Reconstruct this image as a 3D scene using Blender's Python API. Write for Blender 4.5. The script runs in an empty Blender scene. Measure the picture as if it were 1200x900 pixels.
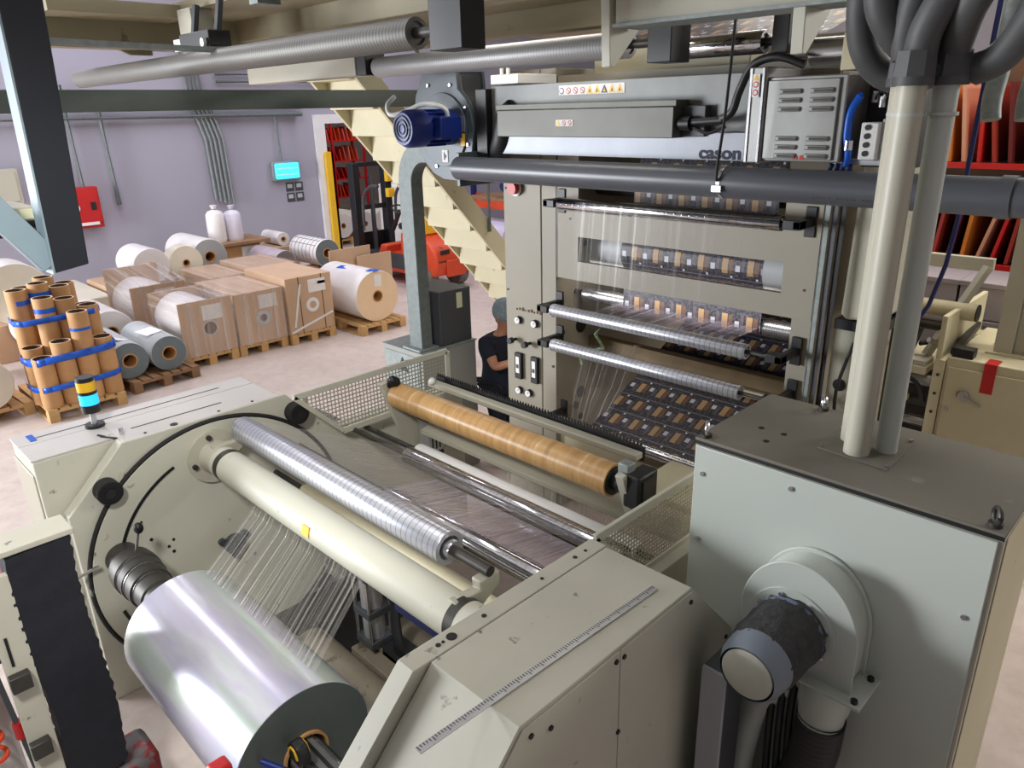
import bpy, bmesh, math, random
from mathutils import Vector, Matrix
random.seed(7)
S = bpy.context.scene
COL = S.collection
PI = math.pi
def lin(c):
    return tuple((v/12.92 if v <= .04045 else ((v+.055)/1.055)**2.4) for v in (x/255 for x in c))
# ------------------------------------------------------------ camera, world, light, exposure
yaw, pitch, roll = 0.788906989, 0.354120372, -0.024001854
cy_, sy_, cp_, sp_ = math.cos(yaw), math.sin(yaw), math.cos(pitch), math.sin(pitch)
fw = Vector((-sy_*cp_, cy_*cp_, -sp_)); rt = Vector((cy_, sy_, 0)); up = rt.cross(fw)
r2 = rt*math.cos(roll)+up*math.sin(roll); u2 = up*math.cos(roll)-rt*math.sin(roll)
cam = bpy.data.cameras.new('camera'); camo = bpy.data.objects.new('camera', cam); COL.objects.link(camo)
camo.matrix_world = Matrix(((r2.x, u2.x, -fw.x, 0), (r2.y, u2.y, -fw.y, 0), (r2.z, u2.z, -fw.z, 3.0), (0, 0, 0, 1)))
cam.sensor_width = 36; cam.lens = 868.54/1200*36; cam.clip_start = .05; cam.clip_end = 200
S.camera = camo
S.view_settings.view_transform = 'Standard'; S.view_settings.look = 'None'; S.view_settings.gamma = 1
S.view_settings.use_curve_mapping = False
S.view_settings.exposure = 0.0
w = bpy.data.worlds.new('world'); S.world = w; w.use_nodes = True
bg = w.node_tree.nodes['Background']; bg.inputs[0].default_value = (.86, .93, 1, 1); bg.inputs[1].default_value = .08
def area(name, loc, target, sx, sy, power, color=(1, 1, 1)):
    l = bpy.data.lights.new(name, 'AREA'); l.shape = 'RECTANGLE'; l.size = sx; l.size_y = sy; l.energy = power; l.color = color
    o = bpy.data.objects.new(name, l); COL.objects.link(o); o.location = loc
    o.rotation_euler = (Vector(target)-Vector(loc)).to_track_quat('-Z', 'Y').to_euler()
    return o
COOL = (.93, .94, 1); WARM = (1, .93, .84)
# key: assumed unseen area light at the far left, placed by the shadow direction
area('assumed_key_light', (-11.6, -6.2, 2.3), (-1.2, 2.0, 1.5), 4.2, 3.4, 1750, (.93, .96, 1))
for k, (x, y) in enumerate([(-9.5, 1.5), (-9.5, 6.0), (-12.0, 3.8), (-12.0, 9.5), (-9.0, 11.5)]):
    area('assumed_ceiling_light', (x, y, 6.3), (x, y, 0), 2.6, .35, 95, (.93, .92, 1) if y < 3 else (.86, .86, 1))  # assumed ceiling lights over the hall, none of them in view
area('assumed_ceiling_light', (-17.3, 11.5, 5.5), (-17.3, 11.5, 0), 2.0, .5, 130, WARM)  # assumed light for the storage room, its source is unseen
for (x, y, p) in [(-3.4, .9, 22), (-5.6, .8, 36)]:
    area('assumed_ceiling_light', (x, y, 6.2), (x, y, 0), .35, 2.6, p, COOL)  # added unseen overhead lights; the left one brightens the left housing top
area('deck_fill_light', (-3.2, 3.3, 3.62), (-3.2, 3.5, 0), 1.2, .12, 6, WARM)  # added fill under the overhead deck, no lamp is seen there
area('tower_fill_light', (-2.6, 3.97, 1.95), (-2.6, 4.9, .9), 1.5, .06, 3.5, WARM)  # added fill hidden behind the front plate to brighten the tower interior
area('side_fill_light', (2.2, 7.6, 4.2), (-2.8, 1.6, 1.0), 1.6, .8, 120, (1, .97, .9))  # added fill from the right rear, lifts the left disc a little
sl = bpy.data.lights.new('disc_fill_spot', 'SPOT'); sl.energy = 400; sl.spot_size = math.radians(62); sl.spot_blend = .6; sl.shadow_soft_size = .25; sl.color = (1, .98, .94)  # added unseen spot that brightens the left turret disc
slo = bpy.data.objects.new('disc_fill_spot', sl); COL.objects.link(slo); slo.location = (-1.35, -.6, 4.0)
slo.rotation_euler = (Vector((-3.85, 1.35, .95))-slo.location).to_track_quat('-Z', 'Y').to_euler()
area('assumed_ceiling_light', (-.6, 6.8, 5.6), (-.8, 6.6, .8), 2.5, .5, 110, WARM)  # assumed unseen light that brightens the right-hand machines
area('assumed_ceiling_light', (-4.0, 9.0, 5.6), (-4.0, 8.0, 1), 2.5, .5, 130, WARM)  # assumed light behind the tower, source out of view

# ------------------------------------------------------------ mesh helpers
class MB:
    def __init__(s): s.v = []; s.f = []; s.mi = []; s.uv = {}; s.m = 0
    def add(s, vs, fs, uvs=None):
        b = len(s.v); s.v += [Vector(p) for p in vs]
        for k, f in enumerate(fs):
            if uvs: s.uv[len(s.f)] = uvs[k]
            s.f.append([b+i for i in f]); s.mi.append(s.m)
        return s
    def box(s, x0, x1, y0, y1, z0, z1):
        vs = [(x, y, z) for x in (x0, x1) for y in (y0, y1) for z in (z0, z1)]
        return s.add(vs, [(0, 1, 3, 2), (4, 6, 7, 5), (0, 4, 5, 1), (2, 3, 7, 6), (0, 2, 6, 4), (1, 5, 7, 3)])
    def bar(s, p, q, a, b, upv=(0, 0, 1)):
        p = Vector(p); q = Vector(q); d = (q-p).normalized(); U = Vector(upv)
        if abs(d.dot(U)) > .98: U = Vector((0, 1, 0))
        x = d.cross(U).normalized(); y = x.cross(d)
        vs = [e+x*(sx*a/2)+y*(sz*b/2) for e in (p, q) for sx, sz in ((-1, -1), (1, -1), (1, 1), (-1, 1))]
        return s.add(vs, [(3, 2, 1, 0), (4, 5, 6, 7), (0, 1, 5, 4), (1, 2, 6, 5), (2, 3, 7, 6), (3, 0, 4, 7)])
    def frame(s, d):
        d = Vector(d).normalized(); U = Vector((0, 0, 1)) if abs(d.z) < .9 else Vector((0, 1, 0))
        x = d.cross(U).normalized(); return x, x.cross(d)
    def lathe(s, p, q, prof, n=32, mats=None):
        """prof: (t along p->q in metres, radius); closed outline is left open unless radius 0"""
        p = Vector(p); d = (Vector(q)-p).normalized(); x, y = s.frame(d); vs = []
        for t, r in prof:
            for k in range(n):
                a = 2*PI*k/n; vs.append(p+d*t+x*(r*math.cos(a))+y*(r*math.sin(a)))
        for i in range(len(prof)-1):
            if mats: s.m = mats[i]
            fs = [(i*n+k, i*n+(k+1) % n, (i+1)*n+(k+1) % n, (i+1)*n+k) for k in range(n)]
            if i == 0: b = len(s.v); s.v += vs
            for f in fs: s.f.append([b+j for j in f]); s.mi.append(s.m)
        return s
    def cyl(s, p, q, r, r1=None, n=24):
        L = (Vector(q)-Vector(p)).length; r1 = r if r1 is None else r1
        return s.lathe(p, q, [(0, 0.0005), (0, r), (L, r1), (L, 0.0005)], n)
    def ring(s, p, q, R, r, n=32):
        L = (Vector(q)-Vector(p)).length
        return s.lathe(p, q, [(0, r), (0, R), (L, R), (L, r), (0, r)], n)
    def tube(s, pts, r, n=10, sub=0, cap=True):
        P = [Vector(p) for p in pts]
        if sub:
            Q = []
            for i in range(len(P)-1):
                a = P[max(i-1, 0)]; b = P[i]; c = P[i+1]; d = P[min(i+2, len(P)-1)]
                for k in range(sub):
                    t = k/sub; Q.append(.5*((2*b)+(c-a)*t+(2*a-5*b+4*c-d)*t*t+(3*b-a-3*c+d)*t**3))
            P = Q+[P[-1]]
        rr = r if callable(r) else (lambda t: r)
        vs = []; prev = None
        for i, p in enumerate(P):
            d = (P[min(i+1, len(P)-1)]-P[max(i-1, 0)]).normalized()
            if prev is None: x, y = s.frame(d)
            else:
                x = (prev-d*prev.dot(d)).normalized(); y = d.cross(x)
            prev = x; R = rr(i/(len(P)-1))
            for k in range(n):
                a = 2*PI*k/n; vs.append(p+x*(R*math.cos(a))+y*(R*math.sin(a)))
        fs = [(i*n+k, i*n+(k+1) % n, (i+1)*n+(k+1) % n, (i+1)*n+k) for i in range(len(P)-1) for k in range(n)]
        if cap: fs += [tuple(range(n-1, -1, -1)), tuple((len(P)-1)*n+k for k in range(n))]
        return s.add(vs, fs)
    def prism(s, poly, ax, a0, a1):
        """poly: 2D points; ax 'x': (y,z), 'y': (x,z), 'z': (x,y)"""
        def P(u, v, a): return {'x': (a, u, v), 'y': (u, a, v), 'z': (u, v, a)}[ax]
        n = len(poly); vs = [P(u, v, a0) for u, v in poly]+[P(u, v, a1) for u, v in poly]
        ar = sum(poly[i][0]*poly[(i+1) % n][1]-poly[(i+1) % n][0]*poly[i][1] for i in range(n))
        flip = (ar > 0) != (ax == 'y')
        fs = [tuple(range(n)), tuple(range(2*n-1, n-1, -1))]+[(i, i+n, (i+1) % n+n, (i+1) % n) for i in range(n)]
        if flip: fs = [tuple(reversed(f)) for f in fs]
        if a1 < a0: fs = [tuple(reversed(f)) for f in fs]
        if flip: fs = [tuple(reversed(f)) for f in fs]; fs = [tuple(reversed(f)) for f in fs]
        return s.add(vs, fs)
    def grid_holes(s, ax, a0, a1, u0, u1, v0, v1, holes):
        us = sorted({u0, u1, *[h[0] for h in holes], *[h[1] for h in holes]}); vs = sorted({v0, v1, *[h[2] for h in holes], *[h[3] for h in holes]})
        for i in range(len(us)-1):
            run = None
            for j in range(len(vs)-1):
                mu = (us[i]+us[i+1])/2; mv = (vs[j]+vs[j+1])/2
                if any(h[0] < mu < h[1] and h[2] < mv < h[3] for h in holes): run = None; continue
                if run is None: run = [vs[j], vs[j+1]]; s._gh(ax, a0, a1, us[i], us[i+1], run[0], vs[j+1])
                else: s._gh(ax, a0, a1, us[i], us[i+1], vs[j], vs[j+1])
        return s
    def _gh(s, ax, a0, a1, u0, u1, v0, v1):
        if ax == 'y': s.box(u0, u1, a0, a1, v0, v1)
        elif ax == 'x': s.box(a0, a1, u0, u1, v0, v1)
        else: s.box(u0, u1, v0, v1, a0, a1)
    def sheet(s, A, B, uw=None, nx=1):
        """web between polylines A and B (same count): uv.x across, uv.y along, in metres"""
        n = len(A); A = [Vector(p) for p in A]; B = [Vector(p) for p in B]; vs = []; L = [0]
        for i in range(1, n): L.append(L[-1]+(A[i]-A[i-1]).length)
        W = (B[0]-A[0]).length
        for i in range(n):
            for k in range(nx+1): vs.append(A[i].lerp(B[i], k/nx))
        fs = []; uvs = []
        for i in range(n-1):
            for k in range(nx):
                fs.append((i*(nx+1)+k, i*(nx+1)+k+1, (i+1)*(nx+1)+k+1, (i+1)*(nx+1)+k))
                uvs.append([(W*k/nx, L[i]), (W*(k+1)/nx, L[i]), (W*(k+1)/nx, L[i+1]), (W*k/nx, L[i+1])])
        return s.add(vs, fs, uvs)
    def sphere(s, c, r, n=16, sc=(1, 1, 1)):
        c = Vector(c); m = n//2
        vs = [c+Vector((sc[0]*r*math.sin(PI*i/m)*math.cos(2*PI*k/n), sc[1]*r*math.sin(PI*i/m)*math.sin(2*PI*k/n), sc[2]*r*math.cos(PI*i/m))) for i in range(m+1) for k in range(n)]
        return s.add(vs, [(i*n+k, (i+1)*n+k, (i+1)*n+(k+1) % n, i*n+(k+1) % n) for i in range(m) for k in range(n)])
    def torus(s, c, ax, R, r, n=24, m=8, a0=0, a1=2*PI):
        x, y = s.frame(ax); c = Vector(c); closed = abs(a1-a0-2*PI) < 1e-6; N = n if closed else n+1
        pts = [c+x*(R*math.cos(a0+(a1-a0)*k/n))+y*(R*math.sin(a0+(a1-a0)*k/n)) for k in range(N)]
        if closed: pts.append(pts[0]); 
        return s.tube(pts, r, m, cap=not closed)
    def build(s, name, mats, parent=None, bevel=0, solid=0, ang=38, shade=True):
        me = bpy.data.meshes.new(name); me.from_pydata([tuple(p) for p in s.v], [], s.f)
        mats = mats if isinstance(mats, (list, tuple)) else [mats]
        for m in mats: me.materials.append(m)
        if s.uv:
            ul = me.uv_layers.new(name='UVMap')
            for pi, po in enumerate(me.polygons):
                if pi in s.uv:
                    for li, c in zip(po.loop_indices, s.uv[pi]): ul.data[li].uv = c
        for i, po in enumerate(me.polygons): po.material_index = s.mi[i]; po.use_smooth = shade
        if s.uv: me.validate()
        bm = bmesh.new(); bm.from_mesh(me)
        bmesh.ops.recalc_face_normals(bm, faces=bm.faces) if not s.uv else None
        bm.to_mesh(me); bm.free()
        if shade: me.set_sharp_from_angle(angle=math.radians(ang))
        o = bpy.data.objects.new(name, me); COL.objects.link(o)
        if solid:
            md = o.modifiers.new('solid', 'SOLIDIFY'); md.thickness = solid; md.offset = 0
        if bevel:
            md = o.modifiers.new('bevel', 'BEVEL'); md.width = bevel; md.segments = 2; md.limit_method = 'ANGLE'; md.angle_limit = math.radians(50)
        if parent is not None: adopt(o, parent)
        return o
def adopt(o, parent):
    o.parent = parent
    if parent.type == 'EMPTY': o.matrix_parent_inverse = Matrix.Translation(parent.location).inverted()
def tag(o, label=None, cat=None, group=None, kind=None):
    if label: o['label'] = label
    if cat: o['category'] = cat
    if group: o['group'] = group
    if kind: o['kind'] = kind
    return o
def thing(name, label, cat, loc=(0, 0, 0), group=None):
    o = bpy.data.objects.new(name, None); COL.objects.link(o); o.location = loc; o.empty_display_size = .1
    return tag(o, label, cat, group)
def one(name, mb, mat, label, cat, group=None, **k): return tag(mb.build(name, mat, **k), label, cat, group)
def struct(name, mb, mat, **k): return tag(mb.build(name, mat, **k), kind='structure')
def clone(root, loc, rotz=0, label=None, group=None):
    def cp(o, par):
        c = o.copy(); COL.objects.link(c)
        if par is not None: c.parent = par
        for ch in list(o.children): cp(ch, c)
        return c
    r = cp(root, None); r.location = loc; r.rotation_euler = (0, 0, rotz)
    if label: r['label'] = label
    if group: r['group'] = group
    return r
def bx(*a): return MB().box(*a)

# ------------------------------------------------------------ materials
def nt(name):
    m = bpy.data.materials.new(name); m.use_nodes = True; t = m.node_tree
    return m, t, t.nodes['Principled BSDF']
def ramp(t, fac, stops):
    r = t.nodes.new('ShaderNodeValToRGB'); e = r.color_ramp.elements
    e[0].position, e[0].color = stops[0][0], (*stops[0][1], 1); e[1].position, e[1].color = stops[-1][0], (*stops[-1][1], 1)
    for p, c in stops[1:-1]:
        x = e.new(p); x.color = (*c, 1)
    t.links.new(fac, r.inputs[0]); return r.outputs[0]
def noise(t, scale, detail=4, vec=None, rough=.55):
    n = t.nodes.new('ShaderNodeTexNoise'); n.inputs['Scale'].default_value = scale; n.inputs['Detail'].default_value = detail; n.inputs['Roughness'].default_value = rough
    if vec is None:
        c = t.nodes.new('ShaderNodeTexCoord'); vec = c.outputs['Object']
    t.links.new(vec, n.inputs['Vector']); return n.outputs['Fac']
def mth(t, op, a, b=None, c=None):
    n = t.nodes.new('ShaderNodeMath'); n.operation = op
    for i, v in enumerate((a, b, c)):
        if v is None: continue
        if isinstance(v, (int, float)): n.inputs[i].default_value = v
        else: t.links.new(v, n.inputs[i])
    return n.outputs[0]
def mixc(t, fac, a, b):
    n = t.nodes.new('ShaderNodeMix'); n.data_type = 'RGBA'
    for s, v in ((0, fac), (6, a), (7, b)):
        if isinstance(v, (int, float)): n.inputs[s].default_value = v
        elif isinstance(v, tuple): n.inputs[s].default_value = (*v, 1)
        else: t.links.new(v, n.inputs[s])
    return n.outputs[2]
def bump(t, p, h, strength=.3, dist=.01):
    b = t.nodes.new('ShaderNodeBump'); b.inputs['Strength'].default_value = strength; b.inputs['Distance'].default_value = dist
    t.links.new(h, b.inputs['Height']); t.links.new(b.outputs[0], p.inputs['Normal'])
def mat(name, c, rough=.5, metal=0, var=.08, scale=3, dirt=None, bmp=0, spec=None):
    m, t, p = nt(name); c = lin(c); p.inputs['Roughness'].default_value = rough; p.inputs['Metallic'].default_value = metal
    if spec is not None: p.inputs['Specular IOR Level'].default_value = spec
    n = noise(t, scale)
    a = tuple(v*(1-var) for v in c); b = tuple(min(1, v*(1+var)) for v in c)
    out = ramp(t, n, [(.3, a), (.7, b)])
    if dirt:
        f = noise(t, dirt[1], 6); fr = ramp(t, f, [(dirt[2], (0, 0, 0)), (dirt[2]+.06, (1, 1, 1))]); out = mixc(t, fr, out, lin(dirt[0]))
    t.links.new(out, p.inputs['Base Color'])
    if bmp: bump(t, p, noise(t, 60), bmp)
    return m
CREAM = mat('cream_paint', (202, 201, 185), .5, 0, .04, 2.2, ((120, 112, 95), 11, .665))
CREAM_CLEAN = mat('cream_paint_clean', (188, 185, 168), .42, 0, .03, 1.4)
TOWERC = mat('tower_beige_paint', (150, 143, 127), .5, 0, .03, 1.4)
CREAM_YEL = mat('cream_paint_yellowed', (205, 197, 165), .5, 0, .06, 2.0, ((140, 125, 90), 7, .68))
CREAM_TOP = mat('cream_paint_scuffed', (196, 194, 178), .5, 0, .05, 4, ((105, 100, 88), 14, .66))
COOL_PALE = mat('pale_grey_cool_cast', (205, 201, 198), .5, 0, .04, 2.5, ((150, 146, 142), 10, .68))  # cool light on the housing top put into the colour; valve panel shares it
CABGREY = mat('grey_green_paint', (190, 196, 188), .4, 0, .025, 1.5)
CABTOP = mat('dusty_dark_top', (112, 108, 97), .7, 0, .10, 2.2, ((132, 126, 112), 5, .66))
CREAM_SHADED = mat('shaded_cream_paint', (128, 120, 103), .6, 0, .1, 5, ((84, 78, 66), 8, .6))  # cream with dirt spots, darkened to carry the shade inside the winder
INKNAVY = mat('dark_navy_ink', (18, 24, 52), .6, 0, .04, 5)
BLACK = mat('black_plastic', (26, 26, 28), .45, 0, .1, 8)
RUBBER = mat('black_rubber', (30, 30, 31), .75, 0, .15, 6)
DARK = mat('dark_machine_steel', (70, 68, 64), .5, .5, .2, 9)
DARKGREY = mat('dark_grey_paint', (68, 71, 75), .5, 0, .06, 5)
SLATE = mat('slate_blue_paint', (76, 88, 97), .42, 0, .05, 4)
STEEL = mat('bright_steel', (205, 205, 208), .24, .95, .06, 12)
BRUSHED = mat('brushed_stainless', (118, 120, 119), .5, .35, .12, 5)
TREATC = mat('dull_stainless_cover', (98, 98, 93), .5, .35, .1, 5)
APRON = mat('bright_stainless_apron', (136, 139, 146), .45, .35, .08, 5)
LOUV = mat('louvre_stainless', (150, 150, 148), .4, .5, .1, 5)
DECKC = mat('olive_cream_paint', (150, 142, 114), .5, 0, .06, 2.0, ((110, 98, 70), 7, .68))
ALU = mat('cast_aluminium', (200, 202, 204), .4, .7, .08, 8)
GALV = mat('galvanised_steel', (140, 148, 146), .55, .25, .16, 26)
GREENBEAM = mat('grey_green_steel_beam', (104, 114, 108), .5, .2, .1, 5)
NAVYSTEEL = mat('dark_blue_grey_steel', (31, 35, 43), .5, 0, .06, 5)
PALEBLUE = mat('pale_blue_edge_paint', (140, 160, 170), .5, 0, .06, 5)
PVC = mat('grey_pvc', (84, 87, 94), .35, 0, .04, 3)
MOTORBLUE = mat('motor_blue_paint', (24, 47, 128), .4, 0, .08, 8)
BLUE = mat('blue_tape', (22, 92, 205), .35, 0, .1, 10)
DEEPBLUE = mat('deep_blue_paint', (24, 38, 100), .45, 0, .06, 5)
RED = mat('red_paint', (190, 28, 30), .4, 0, .06, 6)
ORANGE = mat('orange_red_paint', (214, 74, 36), .45, 0, .08, 5, ((110, 50, 35), 8, .66))
YELLOW = mat('safety_yellow', (240, 190, 40), .45, 0, .05, 6)
GREEN = mat('green_plastic', (40, 175, 80), .4, 0, .05, 6)
WHITE = mat('white_plastic', (232, 232, 230), .4, 0, .03, 6)
PAPER = mat('white_paper', (236, 234, 232), .7, 0, .03, 9)
NOTE = mat('pale_yellow_note', (222, 222, 185), .7, 0, .03, 9)
OFFWHITE = mat('wrapped_white_film', (232, 228, 226), .32, 0, .06, 3, bmp=.15)
CREAMFILM = mat('cream_film', (226, 220, 200), .35, 0, .04, 3)
GREYFILM = mat('grey_film_edge', (188, 193, 196), .45, 0, .05, 7)
DARKEDGE = mat('dark_roll_edge', (82, 90, 90), .6, 0, .05, 20)
ENDDARK = mat('slate_film_edge', (112, 126, 132), .5, 0, .05, 20)
KRAFT = mat('kraft_tube_card', (196, 150, 100), .65, 0, .12, 4)
KRAFTIN = mat('kraft_inside', (95, 68, 48), .8, 0, .1, 4)
KRAFTLIP = mat('kraft_tube_lip', (230, 206, 174), .7, 0, .06, 9)
CARD = mat('cardboard', (200, 168, 138), .7, 0, .06, 3)
WOOD = mat('pallet_wood', (205, 165, 112), .75, 0, .16, 7)
WOODD = mat('pallet_wood_weathered', (150, 116, 84), .8, 0, .18, 7)
NAVYCLOTH = mat('navy_cotton', (30, 35, 50), .9, 0, .12, 12, bmp=.2)
SKIN = mat('skin', (190, 132, 104), .55, 0, .05, 12)
HAIRNET = mat('pale_blue_hairnet', (150, 166, 176), .8, 0, .18, 40, bmp=.4)
COLUMN = mat('darkened_galvanised_column', (112, 120, 119), .55, .25, .14, 22)  # galvanised grey darkened here to offset the strong key light
TYRE = mat('dusty_grey_tyre', (118, 114, 110), .8, 0, .2, 14)
FUZZ = mat('dusty_black_foam', (62, 62, 62), .95, 0, .25, 30, bmp=.8)
HOSE = mat('grey_black_hose', (76, 77, 78), .55, 0, .12, 10)
REDFLOOR = mat('red_floor_paint', (150, 92, 92), .6, 0, .06, 5)
WALLM = mat('lavender_white_wall', (166, 163, 176), .8, 0, .03, .6)
WALLLOW = mat('grey_wall_panel', (190, 184, 186), .8, 0, .03, .8)
CEILM = mat('hall_ceiling_sheet', (190, 188, 184), .8, 0, .04, .5)
TANBELT = mat('brown_oiled_steel', (128, 108, 78), .5, .2, .15, 6)
def floor_mat():
    m, t, p = nt('worn_concrete'); p.inputs['Roughness'].default_value = .55
    a = ramp(t, noise(t, .7, 6), [(.3, lin((196, 180, 172))), (.55, lin((212, 198, 190))), (.75, lin((186, 170, 162)))])
    b = ramp(t, noise(t, 7, 8, rough=.7), [(.42, (1, 1, 1)), (.62, (.82, .8, .78))])
    n = t.nodes.new('ShaderNodeMix'); n.data_type = 'RGBA'; n.blend_type = 'MULTIPLY'; n.inputs[0].default_value = .6
    t.links.new(a, n.inputs[6]); t.links.new(b, n.inputs[7]); t.links.new(n.outputs[2], p.inputs['Base Color']); return m
FLOORM = floor_mat()
def grooved(name, c, pitch=.03, rough=.2, metal=.9, dark=.45, width=.22, axis=0, slant=0.0):
    m, t, p = nt(name); p.inputs['Metallic'].default_value = metal; p.inputs['Roughness'].default_value = rough
    tc = t.nodes.new('ShaderNodeTexCoord'); sx = t.nodes.new('ShaderNodeSeparateXYZ'); t.links.new(tc.outputs['Object'], sx.inputs[0])
    v = sx.outputs[axis]
    if slant: v = mth(t, 'ADD', v, mth(t, 'MULTIPLY', sx.outputs[1], slant))
    fr = mth(t, 'FRACT', mth(t, 'DIVIDE', v, pitch)); k = mth(t, 'LESS_THAN', fr, width)
    c = lin(c); nz = ramp(t, noise(t, 5), [(.3, tuple(x*.9 for x in c)), (.7, c)])
    t.links.new(mixc(t, k, nz, tuple(x*dark for x in c)), p.inputs['Base Color'])
    bump(t, p, mth(t, 'SUBTRACT', 1.0, k), .12, .004); return m
ROLLER = grooved('spiral_grooved_aluminium', (214, 216, 224), .034, .3, .75, .55, .16, 0)
ROLLER_MATTE = grooved('matte_ribbed_roller', (172, 173, 174), .02, .45, .3, .72, .3)
ROLLER_DULL = grooved('dull_ribbed_roller', (126, 125, 120), .024, .5, .3, .6, .3)
ROLLER_CHROME = grooved('chromed_roller', (214, 214, 218), .05, .1, 1, .82, .2)
ROLLER_FINE = grooved('fine_grooved_aluminium', (190, 190, 194), .017, .26, .9, .62, .3)
BRUSHBELLOWS = mat('black_bellows_fabric', (27, 29, 38), .8, 0, .2, 14, bmp=.3)
CARDROLL = None
def cardroll():
    m, t, p = nt('wound_kraft_web'); p.inputs['Roughness'].default_value = .34
    tc = t.nodes.new('ShaderNodeTexCoord'); mp = t.nodes.new('ShaderNodeMapping'); mp.inputs['Scale'].default_value = (28, 3, 3); t.links.new(tc.outputs['Object'], mp.inputs[0])
    a = ramp(t, noise(t, 1.0, 6, mp.outputs[0], .7), [(.3, lin((168, 128, 78))), (.5, lin((194, 152, 96))), (.62, lin((202, 162, 108))), (.68, lin((228, 206, 166)))])
    t.links.new(a, p.inputs['Base Color']); return m
CARDROLL = cardroll()
def film(name, tint, opac, streak=60, gloss=.5, irid=False, lo=.1, hi=1.0):
    """thin clear film: transparent base with whitish tension streaks along the web (uv.y)"""
    m = bpy.data.materials.new(name); m.use_nodes = True; t = m.node_tree; t.nodes.clear()
    out = t.nodes.new('ShaderNodeOutputMaterial'); tr = t.nodes.new('ShaderNodeBsdfTransparent'); pr = t.nodes.new('ShaderNodeBsdfPrincipled')
    uv = t.nodes.new('ShaderNodeTexCoord'); mp = t.nodes.new('ShaderNodeMapping'); mp.inputs['Scale'].default_value = (streak, .12, 1); t.links.new(uv.outputs['UV'], mp.inputs[0])
    n = noise(t, 1.0, 3, mp.outputs[0], .6)
    f = ramp(t, n, [(.38, (lo*opac,)*3), (.55, (opac,)*3), (.66, (min(1, hi),)*3)])
    pr.inputs['Base Color'].default_value = (*lin(tint), 1); pr.inputs['Roughness'].default_value = .18; pr.inputs['Specular IOR Level'].default_value = gloss
    pr.inputs['Metallic'].default_value = .25
    tr.inputs[0].default_value = (.97, .97, .98, 1)
    mx = t.nodes.new('ShaderNodeMixShader'); t.links.new(f, mx.inputs[0]); t.links.new(tr.outputs[0], mx.inputs[1]); t.links.new(pr.outputs[0], mx.inputs[2]); t.links.new(mx.outputs[0], out.inputs[0])
    return m
FILM = film('clear_film_web', (216, 212, 212), .26, 50, .5, hi=.55)
FILM2 = film('clear_film_tension_web', (224, 221, 214), .16, 62, .4, hi=.6)
FILM3 = film('clear_film_curtain', (226, 224, 220), .015, 24, .2, lo=.1, hi=.07)
IRID = film('iridescent_film_web', (206, 196, 218), .42, 40, .8, hi=.7)
WRAP = film('stretch_wrap', (228, 220, 214), .32, 9, .8, hi=.7)
SHRINK = film('clear_bag_film', (230, 228, 235), .4, 7, .8)
def printed():
    m, t, p = nt('printed_film_web'); p.inputs['Roughness'].default_value = .45
    uv = t.nodes.new('ShaderNodeTexCoord'); sx = t.nodes.new('ShaderNodeSeparateXYZ'); t.links.new(uv.outputs['UV'], sx.inputs[0])
    row = mth(t, 'FLOOR', mth(t, 'DIVIDE', sx.outputs[1], .17)); u = mth(t, 'ADD', mth(t, 'DIVIDE', sx.outputs[0], .165), mth(t, 'MULTIPLY', mth(t, 'MODULO', row, 2.0), .5)); col = mth(t, 'FLOOR', u); fu = mth(t, 'FRACT', u)
    v = mth(t, 'ADD', mth(t, 'DIVIDE', sx.outputs[1], .17), mth(t, 'MULTIPLY', mth(t, 'MODULO', col, 2.0), .0)); fv = mth(t, 'FRACT', v)
    def rect(a, b, c, d):
        return mth(t, 'MULTIPLY', mth(t, 'MULTIPLY', mth(t, 'GREATER_THAN', fu, a), mth(t, 'LESS_THAN', fu, b)), mth(t, 'MULTIPLY', mth(t, 'GREATER_THAN', fv, c), mth(t, 'LESS_THAN', fv, d)))
    c = mixc(t, ramp(t, noise(t, 55, 2, uv.outputs['UV']), [(.45, (0, 0, 0)), (.6, (1, 1, 1))]), lin((40, 40, 50)), lin((84, 80, 88)))
    c = mixc(t, rect(.06, .30, .08, .62), c, lin((182, 148, 106)))
    c = mixc(t, rect(.34, .50, .10, .60), c, lin((118, 84, 62)))
    c = mixc(t, rect(.60, .78, .30, .52), c, lin((206, 208, 216)))
    c = mixc(t, rect(.82, .95, .05, .50), c, lin((96, 88, 96)))
    c = mixc(t, rect(0, 1, .80, .84), c, lin((128, 126, 132)))
    c = mixc(t, rect(.40, .48, .7, .78), c, lin((230, 230, 236)))
    t.links.new(c, p.inputs['Base Color']); return m
PRINT = printed()
def bigroll():
    m, t, p = nt('wound_clear_film'); p.inputs['Roughness'].default_value = .24; p.inputs['Metallic'].default_value = .35
    tc = t.nodes.new('ShaderNodeTexCoord'); mp = t.nodes.new('ShaderNodeMapping'); mp.inputs['Scale'].default_value = (1.2, 6, 6); t.links.new(tc.outputs['Object'], mp.inputs[0])
    c = ramp(t, noise(t, 1.0, 3, mp.outputs[0]), [(.3, lin((176, 188, 202))), (.42, lin((188, 184, 204))), (.5, lin((198, 200, 206))), (.58, lin((182, 196, 186))), (.7, lin((194, 188, 194)))])
    t.links.new(c, p.inputs['Base Color']); return m
BIGROLL = bigroll()
def emis(name, c, st):
    m, t, p = nt(name); p.inputs['Base Color'].default_value = (*lin(c), 1); p.inputs['Emission Color'].default_value = (*lin(c), 1); p.inputs['Emission Strength'].default_value = st; return m
CYANLAMP = emis('lit_cyan_diffuser', (60, 200, 255), 1.6)
CYANRING = emis('lit_cyan_beacon', (40, 190, 240), .9)
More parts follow.
